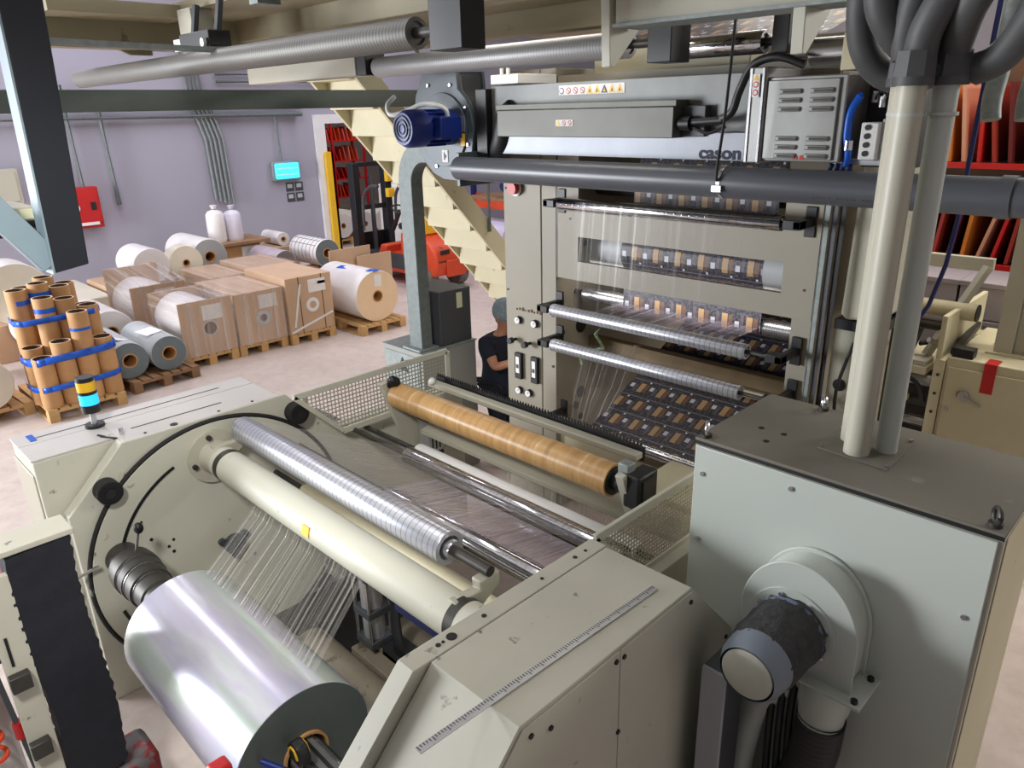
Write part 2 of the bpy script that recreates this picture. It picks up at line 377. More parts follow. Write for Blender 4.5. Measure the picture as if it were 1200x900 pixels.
def mesh_mat(name, c, pitch, hole, ax=(1, 2)):
    """woven / perforated sheet: holes cut procedurally"""
    m = bpy.data.materials.new(name); m.use_nodes = True; t = m.node_tree; p = t.nodes['Principled BSDF']
    p.inputs['Base Color'].default_value = (*lin(c), 1); p.inputs['Roughness'].default_value = .5
    tc = t.nodes.new('ShaderNodeTexCoord'); sx = t.nodes.new('ShaderNodeSeparateXYZ'); t.links.new(tc.outputs['Object'], sx.inputs[0])
    r = []
    for a in ax: r.append(mth(t, 'GREATER_THAN', mth(t, 'FRACT', mth(t, 'DIVIDE', sx.outputs[a], pitch)), 1-hole))
    h = mth(t, 'MULTIPLY', r[0], r[1]); tr = t.nodes.new('ShaderNodeBsdfTransparent'); mx = t.nodes.new('ShaderNodeMixShader')
    t.links.new(h, mx.inputs[0]); t.links.new(p.outputs[0], mx.inputs[1]); t.links.new(tr.outputs[0], mx.inputs[2]); t.links.new(mx.outputs[0], t.nodes['Material Output'].inputs[0]); return m
MESHL = mesh_mat('woven_wire_mesh', (176, 172, 156), .026, .68)
MESHR = mesh_mat('perforated_sheet', (176, 170, 148), .019, .55)

# ------------------------------------------------------------ the hall
struct('floor', bx(-26, 8, -10, 20, -.2, 0), FLOORM)
struct('wall_back', bx(-14.8, -14.5, -8, 8.95, 0, 7).box(-14.8, -14.5, 8.95, 11.6, 2.82, 7).box(-14.8, -14.5, 11.6, 20, 0, 7), WALLM)
struct('wall_storage', bx(-24.3, -24, 4, 20, 0, 7), WALLLOW)
struct('wall_far', bx(-26, 8, 19.7, 20, 0, 7), WALLLOW)
struct('wall_right', bx(6, 6.3, -8, 20, 0, 7), WALLLOW)
struct('ceiling', bx(-26, 8, -4, 20, 7, 7.2), CEILM)
struct('trim_1', bx(-14.5, -14.42, 8.72, 8.95, 0, 2.82).box(-14.5, -14.42, 8.72, 11.8, 2.82, 3.0), WHITE)
struct('trim_2', bx(-14.5, -14.46, -4, 8.72, 0, .12), WALLLOW)
struct('trim_3', MB().prism([(-14.5, -.001), (-4.9, -.001), (-4.9, .6), (-6.2, .9), (-7.6, .2)], 'z', .002, .004) if False else MB().box(-8.5, -4.9, -2.5, .62, .001, .004), REDFLOOR)
one('corner_guard', MB().box(-14.41, -14.33, 8.85, 9.03, 0, 2.25).box(-14.50, -14.33, 8.98, 9.03, 0, 2.25), YELLOW, 'yellow metal corner guard on the edge of the doorway', 'corner guard')
# wall-mounted conduit
def pipe(pts, r, name, label, cat, group=None, m=GALV, n=10): return one(name, MB().tube(pts, r, n), m, label, cat, group)
X0 = -14.42
for k in range(5):
    y = 6.36+k*.085
    pipe([(X0, y-.25-.02*k, 4.1), (X0, y-.2-.01*k, 3.3), (X0, y-.08, 2.9), (X0, y, 2.6), (X0, y+.03, 1.50-.03*k)], .026, 'wall_conduit', ['first', 'second', 'third', 'fourth', 'fifth'][k]+' from left of the five conduits dropping above the white bags', 'conduit', 'conduits dropping to the white bags')
for k in range(2):
    pipe([(X0, 4.05+k*.52, 3.55-.2*k), (X0, 4.1+k*.52, 1.6-.02*k)], .045, 'wall_conduit', ['grey conduit down the wall beside the red hose cabinet', 'grey conduit down the wall, next to the right of the one over the hose cabinet'][k], 'conduit')
for k in range(2):
    pipe([(X0+.06, -4, 3.02+k*.14), (X0+.06, 8.4, 3.02+k*.14)], .05, 'wall_conduit', ['lower', 'upper'][k]+' of the two long horizontal pipes along the lavender wall behind the green beam', 'conduit')
for k in range(2):
    pipe([(X0+.03, 3, 4.32+k*.12), (X0+.03, 6.2-k*.3, 4.34+k*.12)]+([(X0+.03, 6.2, 4.1), (X0+.03, 6.5, 4.06)] if k == 0 else []), .035, 'wall_conduit', ['lower', 'upper'][k]+' of the two thin pipes high on the lavender wall', 'conduit')
for k in range(3):
    pipe([(X0+.02, 6.7, 3.62+k*.13), (X0+.02, 9.2, 3.62+k*.13)], .03, 'wall_conduit', ['lowest', 'middle', 'topmost'][k]+' of the three short horizontal pipes high beside the stair', 'conduit')
pipe([(X0, 7.83, 3.0), (X0, 7.85, 2.1)], .03, 'wall_conduit', 'thin conduit feeding the lit blue wall lamp', 'conduit')
t = thing('wall_lamp', 'lit cyan bulkhead lamp on the lavender wall left of the doorway', 'lamp', (-14.5, 7.93, 1.94))
MB().box(-14.5, -14.38, 7.62, 8.24, 1.74, 2.13).build('housing', GALV, t, bevel=.03)
MB().box(-14.39, -14.33, 7.66, 8.20, 1.78, 2.09).build('diffuser', CYANLAMP, t, bevel=.03)
for k in range(2): MB().box(-14.335, -14.32, 7.68, 8.18, 1.86+k*.12, 1.875+k*.12).build('guard_bar', WHITE, t)
for k in range(4):
    y, z = 8.02+.21*(k % 2), 1.60-.21*(k//2)
    t = thing('wall_notice', ['upper left', 'upper right', 'lower left', 'lower right'][k]+' of the four small picture notices under the lit lamp', 'notice', (-14.5, y, z), 'picture notices under the wall lamp')
    MB().box(-14.5, -14.49, y-.09, y+.09, z-.09, z+.09).build('sheet', DARKGREY, t); MB().box(-14.49, -14.487, y-.06, y+.05, z-.02, z+.06).build('picture', GREYFILM, t)
t = thing('hose_cabinet', 'red fire hose cabinet on the wall behind the hanging dark post', 'fire cabinet', (-14.5, 4.0, 1.55))
MB().box(-14.5, -14.3, 3.7, 4.28, 1.25, 1.93).build('cabinet_box', RED, t, bevel=.01)
MB().box(-14.3, -14.28, 3.73, 4.25, 1.33, 1.9).build('door', RED, t, bevel=.005)
MB().box(-14.28, -14.265, 4.12, 4.2, 1.55, 1.68).build('latch', BLACK, t)
MB().cyl((-14.28, 3.85, 1.6), (-14.27, 3.85, 1.6), .09).build('sign_disc', WHITE, t)
MB().box(-14.28, -14.27, 3.85, 4.2, 1.30, 1.35).build('label_strip', WHITE, t)
t = thing('wall_cabinet', 'cream electrical cabinet on the wall at the left edge of the picture', 'cabinet', (-14.5, 2.7, 1.9))
MB().box(-14.5, -14.25, 2.0, 3.15, 1.75, 2.3).build('cabinet_box', CREAM_CLEAN, t, bevel=.01)
MB().box(-14.25, -14.235, 2.05, 3.1, 1.8, 2.25).build('door', CREAM_CLEAN, t, bevel=.005)

# ------------------------------------------------------------ winder: left housing
WP = [(.71, 0), (.71, 1.14), (1.02, 1.45), (1.94, 1.45), (2.255, 1.135), (3.32, 1.135), (3.32, 0)]
t = thing('winder_housing', 'long cream winder housing at the left carrying the warning beacon', 'machine housing', (-4.1, 1.5, 0))
MB().prism(WP, 'x', -3.95, -3.865).build('side_plate', CREAM, t, bevel=.004)
MB().box(-4.36, -3.965, .64, 1.90, 0, 1.44).build('body', CREAM, t, bevel=.006)
MB().box(-4.37, -4.2, .635, 1.905, 1.441, 1.452).box(-4.192, -3.87, 1.03, 1.905, 1.441, 1.452).box(-4.192, -3.965, .635, 1.03, 1.441, 1.452).build('top_cover', COOL_PALE, t, bevel=.002)
MB().bar((-4.02, 1.12, 1.453), (-4.02, 1.62, 1.453), .006, .003).bar((-4.27, .7, 1.453), (-4.27, 1.72, 1.453), .004, .003).build('seam', DARK, t)
MB().box(-4.36, -4.0, .632, .64, .25, 1.36).build('front_door', CREAM_CLEAN, t, bevel=.004)
for y in (1.15, 1.3, 1.55, 1.75): MB().cyl((-3.9, y, 1.449), (-3.9, y, 1.456), .008 if y != 1.3 else .02, n=12).build('hole_plug', BLACK, t)
MB().cyl((-3.98, 1.06, 1.45), (-3.98, 1.06, 1.49), .012, n=12).build('pin', STEEL, t)
MB().bar((-4.02, .97, 1.456), (-3.93, 1.02, 1.458), .008, .006).bar((-4.05, .965, 1.457), (-4.0, .985, 1.457), .01, .006).build('hex_key', BLACK, t)
MB().box(-4.33, -4.23, .70, .73, 1.452, 1.456).build('tape_strip', BLUE, t)
for (y, z) in [(.90, 1.235), (1.98, 1.33)]:
    k = MB().cyl((-3.865, y, z), (-3.79, y, z), .062, n=28).build('belt_pulley', RUBBER, t)
    MB().ring((-3.79, y, z), (-3.783, y, z), .05, .03).build('hub_ring', BLACK, k)
    MB().bar((-3.86, y+.01, z-.10), (-3.86, y+.09, z+.06), .014, .03, (1, 0, 0)).bar((-3.86, y+.01, z-.1), (-3.86, y-.01, z-.02), .014, .03, (1, 0, 0)).build('pulley_bracket', CREAM_CLEAN, t)
t = thing('warning_beacon', 'stacked amber and blue beacon standing on the left housing', 'beacon light', (-4.2, 1.0, 1.452))
bc = lambda z0, z1, r, m, nm: MB().cyl((-4.2, 1.0, z0), (-4.2, 1.0, z1), r, n=28).build(nm, m, t)
bc(1.452, 1.47, .048, BLACK, 'base'); bc(1.47, 1.54, .015, ALU, 'stem'); bc(1.54, 1.585, .046, BLACK, 'socket'); bc(1.585, 1.642, .046, CYANRING, 'blue_lens'); bc(1.642, 1.66, .046, BLACK, 'spacer'); bc(1.66, 1.712, .046, YELLOW, 'amber_lens'); bc(1.712, 1.735, .044, BLACK, 'cap')

# ------------------------------------------------------------ winder: right housing
t = thing('winder_housing', 'large cream winder housing in the foreground with the steel rule on top', 'machine housing', (-1.3, 1.5, 0))
MB().prism(WP[:4]+[(2.255, 1.135), (3.32, 1.135), (3.32, 0)], 'x', -1.545, -1.469).build('side_plate', CREAM_TOP, t, bevel=.003)
BP = [(.70, 0), (.70, 1.065), (1.085, 1.45), (1.93, 1.45), (2.25, 1.10), (2.25, 0)]
MB().prism(BP, 'x', -1.464, -1.094).build('body', CREAM_TOP, t, bevel=.003)
def sub(poly, d):  # inset profile
    return poly
MB().prism([(.71, .02), (.71, 1.06), (1.09, 1.438), (1.521, 1.438), (1.521, .02)], 'x', -1.0939, -1.088).build('side_panel', CREAM, t, bevel=.002)
MB().prism([(1.525, .02), (1.525, 1.438), (1.925, 1.438), (2.242, 1.093), (2.242, .02)], 'x', -1.0939, -1.088).build('side_panel', CREAM, t, bevel=.002)
for (y, z, r) in [(1.20, 1.452, .018), (1.145, 1.452, .009), (1.165, 1.452, .006), (1.34, 1.452, .009), (1.62, 1.452, .007), (1.80, 1.452, .009), (1.86, 1.452, .007)]:
    MB().cyl((-1.505, y, 1.447), (-1.505, y, z), r, n=14).build('bolt_hole', BLACK, t)
for (y, z) in [(1.12, 1.40), (1.50, 1.41), (1.54, 1.405), (1.52, 1.12), (1.92, 1.40), (2.2, 1.09), (1.2, 1.37)]:
    MB().cyl((-1.0885, y, z), (-1.083, y, z), .009, n=10).build('screw', BLACK, t)
MB().cyl((-1.505, .985, 1.343), (-1.505, .98, 1.352), .009, n=12).build('bolt_hole', BLACK, t)
r = MB().bar((-1.228, .845, 1.4545), (-1.182, 1.841, 1.4545), .026, .003)
r = one('steel_rule', r, ALU, 'long steel rule lying along the top of the foreground housing', 'ruler')
tk = MB()
for k in range(100):
    q = Vector((-1.228, .845, 1.4565)).lerp(Vector((-1.182, 1.841, 1.4565)), (k+.5)/100); L = .011 if k % 5 else .018
    tk.box(q.x-.0125, q.x-.0125+L, q.y-.0012, q.y+.0012, 1.4561, 1.4566)
tag(tk.build('graduation', BLACK, r), 'black graduation marks', kind='stuff')

# ------------------------------------------------------------ turret between the housings
t = thing('winder_turret', 'turret of two big cream discs joined by a round cream beam', 'turret', (-2.7, 1.47, 0))
CY, CZ = 1.47, .69
d = MB().cyl((-3.864, CY, CZ), (-3.835, CY, CZ), .735, n=96).build('disc', CREAM, t, bevel=.003)
def arc_slot(a0, a1, R, wd, x0, x1):
    b = MB(); n = 22
    for k in range(n):
        a = math.radians(a0+(a1-a0)*k/n); c = math.radians(a0+(a1-a0)*(k+1.02)/n)
        b.bar((x0, CY+R*math.cos(a), CZ+R*math.sin(a)), (x0, CY+R*math.cos(c), CZ+R*math.sin(c)), wd, x1-x0, (1, 0, 0))
    return b
arc_slot(113, 171, .60, .016, -3.834, -3.828).build('slot', BLACK, d); arc_slot(194, 202, .645, .018, -3.834, -3.828).build('slot', BLACK, d)
MB().torus((-3.845, CY, CZ), (1, 0, 0), .745, .013, 96, 8).build('drive_belt', RUBBER, t)
MB().cyl((-1.563, CY, CZ), (-1.546, CY, CZ), .735, n=96).build('disc', CREAM, t, bevel=.003)
for (y, z, r) in [(1.05, .88, .009), (1.13, .80, .008), (1.16, .83, .008), (1.15, .76, .009), (1.02, 1.0, .006)]:
    MB().cyl((-3.836, y, z), (-3.831, y, z), r, n=12).build('bolt_hole', BLACK, d)
for (fy, fz) in ((2.02, .12),): MB().cyl((-3.835, fy, fz), (-3.81, fy, fz), .055, n=28).build('locking_flange', DARKGREY, t)
k = MB().cyl((-3.835, 1.48, .66), (-3.80, 1.48, .66), .06, n=28).build('locking_flange', DARKGREY, t)
for a in (30, 150, 270): MB().cyl((-3.835, 1.48+.078*math.cos(math.radians(a)), .66+.078*math.sin(math.radians(a))), (-3.81, 1.48+.078*math.cos(math.radians(a)), .66+.078*math.sin(math.radians(a))), .022, n=12).build('lug', DARKGREY, k)
TY, TZ = 1.455, 1.235
b = MB().cyl((-3.70, TY, TZ), (-1.66, TY, TZ), .088, n=48).build('cross_beam', CREAM, t)
for x in (-3.655, -1.77): MB().ring((x, TY, TZ), (x+.045, TY, TZ), .0895, .08, 48).build('clamp_band', DARK, b)
rul = MB()
for k in range(60):
    a = math.radians(-52); x = -2.5+k*.0118
    rul.box(x-.0008, x+.0008, TY-.0885*math.cos(a)-.001, TY-.0885*math.cos(a)+.001, TZ-.0885*math.sin(a)-.001-.02, TZ-.0885*math.sin(a)+.001)
y1 = TY-.0905*math.cos(math.radians(15)); z1 = TZ+.0905*math.sin(math.radians(15))
MB().bar((-2.71, y1+.006, z1+.022), (-2.71, y1-.006, z1-.026), .055, .003, (0, 1, .3)).build('sticker', YELLOW, b)
MB().lathe((-3.835, TY, TZ), (-3.69, TY, TZ), [(0, .0005), (0, .15), (.022, .15), (.024, .095), (.075, .082), (.145, .088)], 40).build('hub_flange', CREAM_CLEAN, t)
for a in (100, 190, 280, 10):
    MB().cyl((-3.813, TY+.122*math.cos(math.radians(a)), TZ+.122*math.sin(math.radians(a))), (-3.795, TY+.122*math.cos(math.radians(a)), TZ+.122*math.sin(math.radians(a))), .015, n=10).build('bolt', DARK, t)
MB().lathe((-1.69, TY, TZ), (-1.563, TY, TZ), [(0, .084), (.05, .078), (.1, .09), (.105, .15), (.127, .15)], 40).build('hub_flange', CREAM_CLEAN, t)
MB().cyl((-3.835, 2*CY-TY, 2*CZ-TZ+.02), (-1.563, 2*CY-TY, 2*CZ-TZ+.02), .088, n=40).build('cross_beam', CREAM, t)
RY, RZ = 1.60, 1.375
for (x0, x1) in ((-3.79, -3.745), (-1.80, -1.75)):
    MB().prism([(TY-.05, TZ+.02), (TY-.03, TZ+.09), (RY-.05, RZ-.06), (RY-.055, RZ-.02), (RY+.05, RZ-.02), (RY+.05, RZ-.07), (TY+.1, TZ+.01)], 'x', x0, x1).build('roller_bracket', CREAM_CLEAN, t, bevel=.006)
t = thing('guide_roller', 'spiral grooved roller held above the round cream turret beam', 'roller', (-2.8, RY, RZ))
MB().lathe((-3.735, RY, RZ), (-1.985, RY, RZ), [(0, .03), (0, .071), (.004, .073), (1.746, .073), (1.75, .071), (1.75, .052), (1.73, .05), (1.73, .02)], 56).build('roller_shell', ROLLER, t)
MB().cyl((-3.80, RY, RZ), (-3.725, RY, RZ), .032).build('end_stub', BLACK, t)
MB().ring((-1.99, RY, RZ), (-1.95, RY, RZ), .042, .02).build('bearing', STEEL, t)
MB().cyl((-2.0, RY, RZ), (-1.75, RY, RZ), .022).build('shaft', DARK, t)
# chuck + film roll
AY, AZ = .895, .845
t = thing('roll_chuck', 'dark stepped chuck with a ball lever on the left turret disc', 'chuck', (-3.83, AY, AZ))
MB().lathe((-3.83, AY, AZ), (-3.2, AY, AZ), [(0, .0005), (0, .085), (.12, .085), (.13, .112), (.18, .118), (.23, .118), (.235, .108), (.27, .112), (.31, .112), (.315, .102), (.35, .106), (.40, .104), (.405, .092), (.45, .094), (.5, .09), (.505, .082), (.62, .08), (.62, .001)], 44).build('chuck_body', DARK, t)
for x, rr in ((-3.605, .113), (-3.52, .107), (-3.43, .096)): MB().ring((x, AY, AZ), (x+.012, AY, AZ), rr, .07, 44).build('chrome_ring', STEEL, t)
lv = MB().bar((-3.64, AY+.02, AZ+.105), (-3.64, AY+.05, AZ+.215), .012, .012).build('lever', STEEL, t); MB().sphere((-3.64, AY+.055, AZ+.23), .024, sc=(1, 1, 1.25)).build('ball_knob', BLACK, lv)
MB().bar((-3.8, AY-.12, AZ+.02), (-3.82, AY-.34, AZ-.03), .012, .012).build('stop_rod', STEEL, t)
MB().bar((-3.8, AY-.3, AZ-.02), (-3.82, AY-.42, AZ-.05), .03, .03).build('stop_block', BLACK, t)
FX0, FX1, FR = -3.02, -2.0, .268
t = thing('film_roll', 'large shiny roll of clear film wound on the turret in the foreground', 'film roll', (-2.5, AY, AZ))
MB().lathe((FX0, AY, AZ), (FX1, AY, AZ), [(0, .088), (0, FR-.002), (.002, FR), (FX1-FX0-.002, FR), (FX1-FX0, FR-.002), (FX1-FX0, .088)], 96, mats=[1, 0, 0, 0, 1]).build('wound_film', [BIGROLL, DARKEDGE], t)
MB().ring((FX0-.02, AY, AZ), (FX1+.012, AY, AZ), .088, .079, 48).build('core_tube', KRAFT, t)
t = thing('core_shaft', 'grooved steel air shaft sticking out of the big film roll', 'shaft', (-2.0, AY, AZ))
MB().cyl((FX0-.1, AY, AZ), (-1.58, AY, AZ), .062, n=40).build('shaft_body', BRUSHED, t)
for k in range(12):
    a = 2*PI*k/12
    MB().box(-2.1, -1.6, -.006, .006, -.004, .004).build('expanding_strip', BLACK if k % 2 else STEEL, t).matrix_basis = Matrix.Translation((0, AY+.0625*math.cos(a), AZ+.0625*math.sin(a))) @ Matrix.Rotation(a+PI/2, 4, 'X')
t = thing('tape_measure', 'yellow and black tape measure resting on the air shaft', 'tape measure', (-1.72, .77, 1.02))
tm = Vector((-1.915, .835, .957))
MB().prism([(-.04, -.035), (.04, -.035), (.045, .0), (.025, .04), (-.02, .045), (-.045, .015)], 'y', -.022, .022).build('case', BLACK, t, bevel=.008).matrix_basis = Matrix.Translation(tm)
MB().prism([(-.03, -.005), (.03, -.005), (.03, .012), (.015, .034), (-.012, .036), (-.034, .012)], 'y', -.026, .026).build('yellow_shell', YELLOW, t, bevel=.004).matrix_basis = Matrix.Translation(tm)
MB().prism([(-.022, .0), (.02, .0), (.008, .026), (-.01, .026)], 'y', -.0275, .0275).build('face_label', BLACK, t).matrix_basis = Matrix.Translation(tm)
one('marker_pen', MB().cyl((-1.985, .73, .945), (-1.90, .775, .93), .011, n=14), MOTORBLUE, 'blue marker pen beside the yellow tape measure', 'pen')
t = thing('red_guard_cap', 'crumpled red cap at the end of the film roll, bottom of the picture', 'cap', (-1.9, .62, 1.05))
MB().box(-1.925, -1.865, .535, .60, 1.0, 1.13).build('cap_body', RED, t, bevel=.012); MB().box(-1.93, -1.86, .525, .61, 1.0, 1.03).build('rim', DARK, t, bevel=.004)
one('film_web', MB().sheet([(-3.38, 1.50, 1.20), (-3.25, 1.36, 1.15), (-2.98, 1.0, AZ+.252)], [(-2.40, 1.50, 1.20), (-2.30, 1.36, 1.15), (-2.06, 1.0, AZ+.252)], nx=2), FILM2, 'clear creased film running down from the turret beam to the big film roll', 'film', shade=False)
AR = (2.33, 1.12, .052)
one('film_web', MB().sheet([(-3.66, RY+.01, RZ+.075), (-3.42, 2.0, 1.30), (-3.2, AR[0], AR[1]+.055)], [(-2.0, RY+.01, RZ+.075), (-1.9, 2.0, 1.30), (-1.75, AR[0], AR[1]+.055)], nx=2), FILM, 'clear film stretched between the grooved turret roller and the chrome inner rollers', 'film', shade=False)
one('film_web', MB().sheet([(-2.9, 1.97, 1.17), (-2.9, 2.26, 1.11)], [(-1.62, 1.97, 1.17), (-1.62, 2.26, 1.11)], nx=2), IRID, 'iridescent purple film between the two chrome inner rollers', 'film', shade=False)
# inner rollers
def roller(label, y, z, x0, x1, r, m, sx0=None, sx1=None, group=None, cat='roller', name='guide_roller', brackets=None, shaftr=.016):
    t = thing(name, label, cat, ((x0+x1)/2, y, z), group)
    L = x1-x0
    MB().lathe((x0, y, z), (x1, y, z), [(0, .02), (0, r*.97), (.004, r), (L-.004, r), (L, r*.97), (L, r*.72), (L-.012, r*.7), (L-.012, .01)], 48).build('roller_shell', m, t)
    a, b = (x0-.08 if sx0 is None else sx0), (x1+.08 if sx1 is None else sx1)
    MB().cyl((a, y, z), (b, y, z), shaftr, n=16).build('shaft', DARK, t)
    return t
roller('upper chrome roller under the clear film, in front of the white rod', *AR[:2], -3.22, -1.66, AR[2], ROLLER_CHROME, -3.86, -1.55)
roller('lower chrome roller below the purple film', 1.97, 1.115, -2.92, -1.66, .052, ROLLER_CHROME, -3.86, -1.55)
roller('white covered rod behind the chrome inner rollers', 2.47, 1.07, -3.30, -1.68, .05, WHITE, -3.86, -1.55)
roller('cream covered roller low behind the turret beam', 1.80, 1.0, -3.5, -1.6, .04, CREAM_YEL, -3.86, -1.55)
# inside the winder, under the turret
t = thing('slitting_carriage', 'cream slitter carriage with an upright air cylinder under the turret beam', 'carriage', (-2.6, 1.75, .5))
MB().box(-2.95, -1.6, 1.62, 2.0, .42, .60).build('carriage_beam', CREAM_SHADED, t, bevel=.008)
MB().box(-2.85, -2.05, 1.70, 1.92, .60, .63).build('cover_plate', CREAM_SHADED, t, bevel=.003)
c = MB().cyl((-2.86, 1.72, .62), (-2.86, 1.72, 1.08), .055, n=20).build('air_cylinder', ALU, t)
for z in (.66, .84, 1.06): MB().box(-2.93, -2.79, 1.65, 1.79, z-.02, z+.02).build('cylinder_flange', DARKGREY, c, bevel=.004)
for (dx, dy) in ((-.06, -.06), (.06, -.06), (.06, .06)): MB().cyl((-2.86+dx, 1.72+dy, .64), (-2.86+dx, 1.72+dy, 1.08), .009, n=8).build('tie_rod', STEEL, c)
MB().cyl((-2.86, 1.70, .48), (-2.86, 1.72, .62), .022).cyl((-2.86, 1.70, .44), (-2.86, 1.70, .5), .05).build('piston_foot', BLACK, c)
for k in range(5): MB().tube([(-2.72+k*.02, 1.74, .63), (-2.73+k*.012, 1.75, .85), (-2.78+k*.02, 1.78, 1.04)], .009, 8, 4).build('air_hose', RUBBER, t)
MB().box(-2.78, -2.62, 1.70, 1.82, .60, .66).build('valve_island', BLACK, t, bevel=.004)
MB().cyl((-2.6, 2.05, .72), (-1.55, 2.05, .72), .05).build('tie_bar', TANBELT, t)
t.location = (t.location.x+.1, t.location.y-.02, t.location.z-.2)
one('blue_cross_member', MB().box(-2.50, -1.55, 1.66, 1.72, .78, .93), DEEPBLUE, 'dark blue cross beam behind the round cream turret beam', 'beam')
one('dark_floor_sheet', MB().box(-3.86, -1.55, 1.0, 2.6, 0.0, .05), BLACK, 'black sheet standing in for the darkness under the winder', 'dark sheet')  # black sheet put in for the darkness of the floor here
one('support_tube', MB().cyl((-2.96, 1.43, .44), (-1.57, 1.43, .44), .105, n=44), CREAM_SHADED, 'fat cream tube low in the winder right of the big film roll', 'tube', bevel=.004)
one('hose_loop', MB().tube([(-2.98, 1.30, .36), (-2.98, 1.30, .48), (-2.98, 1.36, .555), (-2.98, 1.45, .565), (-2.98, 1.54, .50)], .013, 8, 6), RUBBER, 'black hose looped over the end of the fat cream tube', 'hose')
# guards
for (x, lab, m, yend) in ((-3.775, 'cream framed wire mesh guard behind the left disc', MESHL, 3.12), (-1.53, 'cream framed perforated guard in front of the grey cabinet', MESHR, 3.12)):
    t = thing('mesh_guard', lab, 'guard', (x, 2.5, 1.14))
    P = [(1.945, 1.45), (2.25, 1.14), (yend, 1.14), (yend, 1.45)]
    fr = MB(); wd = .04
    for i in range(4):
        a, b = P[i], P[(i+1) % 4]; fr.bar((x, *a), (x, *b), wd if i else .03, .018, (1, 0, 0))
    fr.build('guard_frame', CREAM, t, bevel=.003)
    MB().add([(x, *p) for p in P], [(0, 1, 2, 3)]).build('mesh_panel', m, t, shade=False)
one('slip_sheet_stack', MB().box(-4.75, -4.35, 2.1, 2.62, 0, .92), DARKGREY, 'dark grey case seen through the wire mesh guard', 'case')
one('printed_form', MB().box(-4.62, -4.38, 2.25, 2.55, .921, .926), PAPER, 'white sheet of paper lying on the dark grey case by the mesh guard', 'paper')
# card-wrapped lay-on roller
t = thing('kraft_roller', 'lay-on roller wrapped in brown kraft paper on swing arms', 'roller', (-2.75, 2.57, 1.32))
MB().lathe((-3.61, 2.57, 1.325), (-1.91, 2.57, 1.325), [(0, .03), (0, .083), (1.7, .083), (1.7, .072), (1.69, .07), (1.69, .03)], 56).build('wound_paper', CARDROLL, t)
MB().ring((-1.912, 2.57, 1.325), (-1.90, 2.57, 1.325), .07, .035).cyl((-1.93, 2.57, 1.325), (-1.84, 2.57, 1.325), .045).build('end_hub', BLACK, t)
MB().prism([(2.46, 1.42), (2.54, 1.44), (2.72, 1.1), (2.84, .77), (2.68, .77)], 'x', -3.665, -3.625).build('swing_arm', CREAM_CLEAN, t, bevel=.004)
c = MB().box(-3.60, -3.49, 2.70, 2.80, .90, 1.14).build('air_cylinder', ALU, t, bevel=.006)
for k in range(3): MB().box(-3.489, -3.486, 2.72+.03*k, 2.73+.03*k, .93, 1.12).build('cylinder_groove', DARK, c)
MB().box(-3.61, -3.48, 2.69, 2.81, 1.13, 1.20).build('cylinder_cap', BLACK, c, bevel=.006); MB().box(-3.61, -3.48, 2.69, 2.81, .85, .91).build('cylinder_cap', BLACK, c, bevel=.006)
MB().box(-3.62, -3.49, 2.66, 2.82, .77, .85).build('pivot_block', BLACK, t, bevel=.006)
MB().cyl((-3.66, 2.52, 1.40), (-3.58, 2.55, 1.43), .03).sphere((-3.6, 2.53, 1.44), .03).build('arm_clamp', BLACK, t)
MB().bar((-1.80, 2.47, 1.43), (-1.80, 2.56, 1.18), .03, .045, (1, 0, 0)).build('swing_arm', CREAM_CLEAN, t, bevel=.003)
k = MB().box(-1.80, -1.71, 2.49, 2.64, 1.26, 1.43).build('knob_block', BLACK, t, bevel=.012)
MB().box(-1.712, -1.702, 2.515, 2.615, 1.285, 1.405).build('recess', DARK, k); MB().box(-1.84, -1.78, 2.50, 2.56, 1.40, 1.47).build('latch', GALV, k, bevel=.006)
t = thing('threading_bar', 'cream cross bar edged with a black toothed knife behind the kraft roller', 'cross bar', (-2.6, 2.85, 1.35))
MB().box(-3.60, -1.95, 2.80, 2.86, 1.325, 1.36).build('bar', CREAM_CLEAN, t, bevel=.006)
tk = MB()
tk.box(-3.60, -1.95, 2.872, 2.882, 1.30, 1.375)
for k in range(74): x = -3.59+k*.022; tk.prism([(x, 1.375), (x+.018, 1.375), (x+.009, 1.40)], 'y', 2.872, 2.882)
tk.build('toothed_knife', BLACK, t)
MB().sphere((-3.55, 2.8, 1.37), .025).build('end_knob', WHITE, t)
one('apron_plate', MB().prism([(2.60, 1.10), (2.60, 1.13), (2.70, 1.16), (2.72, 1.16), (2.72, 1.13)], 'x', -3.44, -1.56), CREAM_CLEAN, 'narrow cream plate low behind the kraft roller', 'plate', bevel=.003)
one('film_web', MB().sheet([(-2.75, 2.66, 1.135), (-2.7, 2.60, .80)], [(-1.62, 2.66, 1.135), (-1.6, 2.60, .80)], nx=2), FILM2, 'clear brownish film hanging under the narrow cream plate', 'film', shade=False)
one('cross_shelf', MB().box(-2.05, -1.56, 2.9, 3.3, 1.08, 1.12), CREAM_YEL, 'small cream shelf beside the perforated guard under the printed web', 'shelf', bevel=.004)
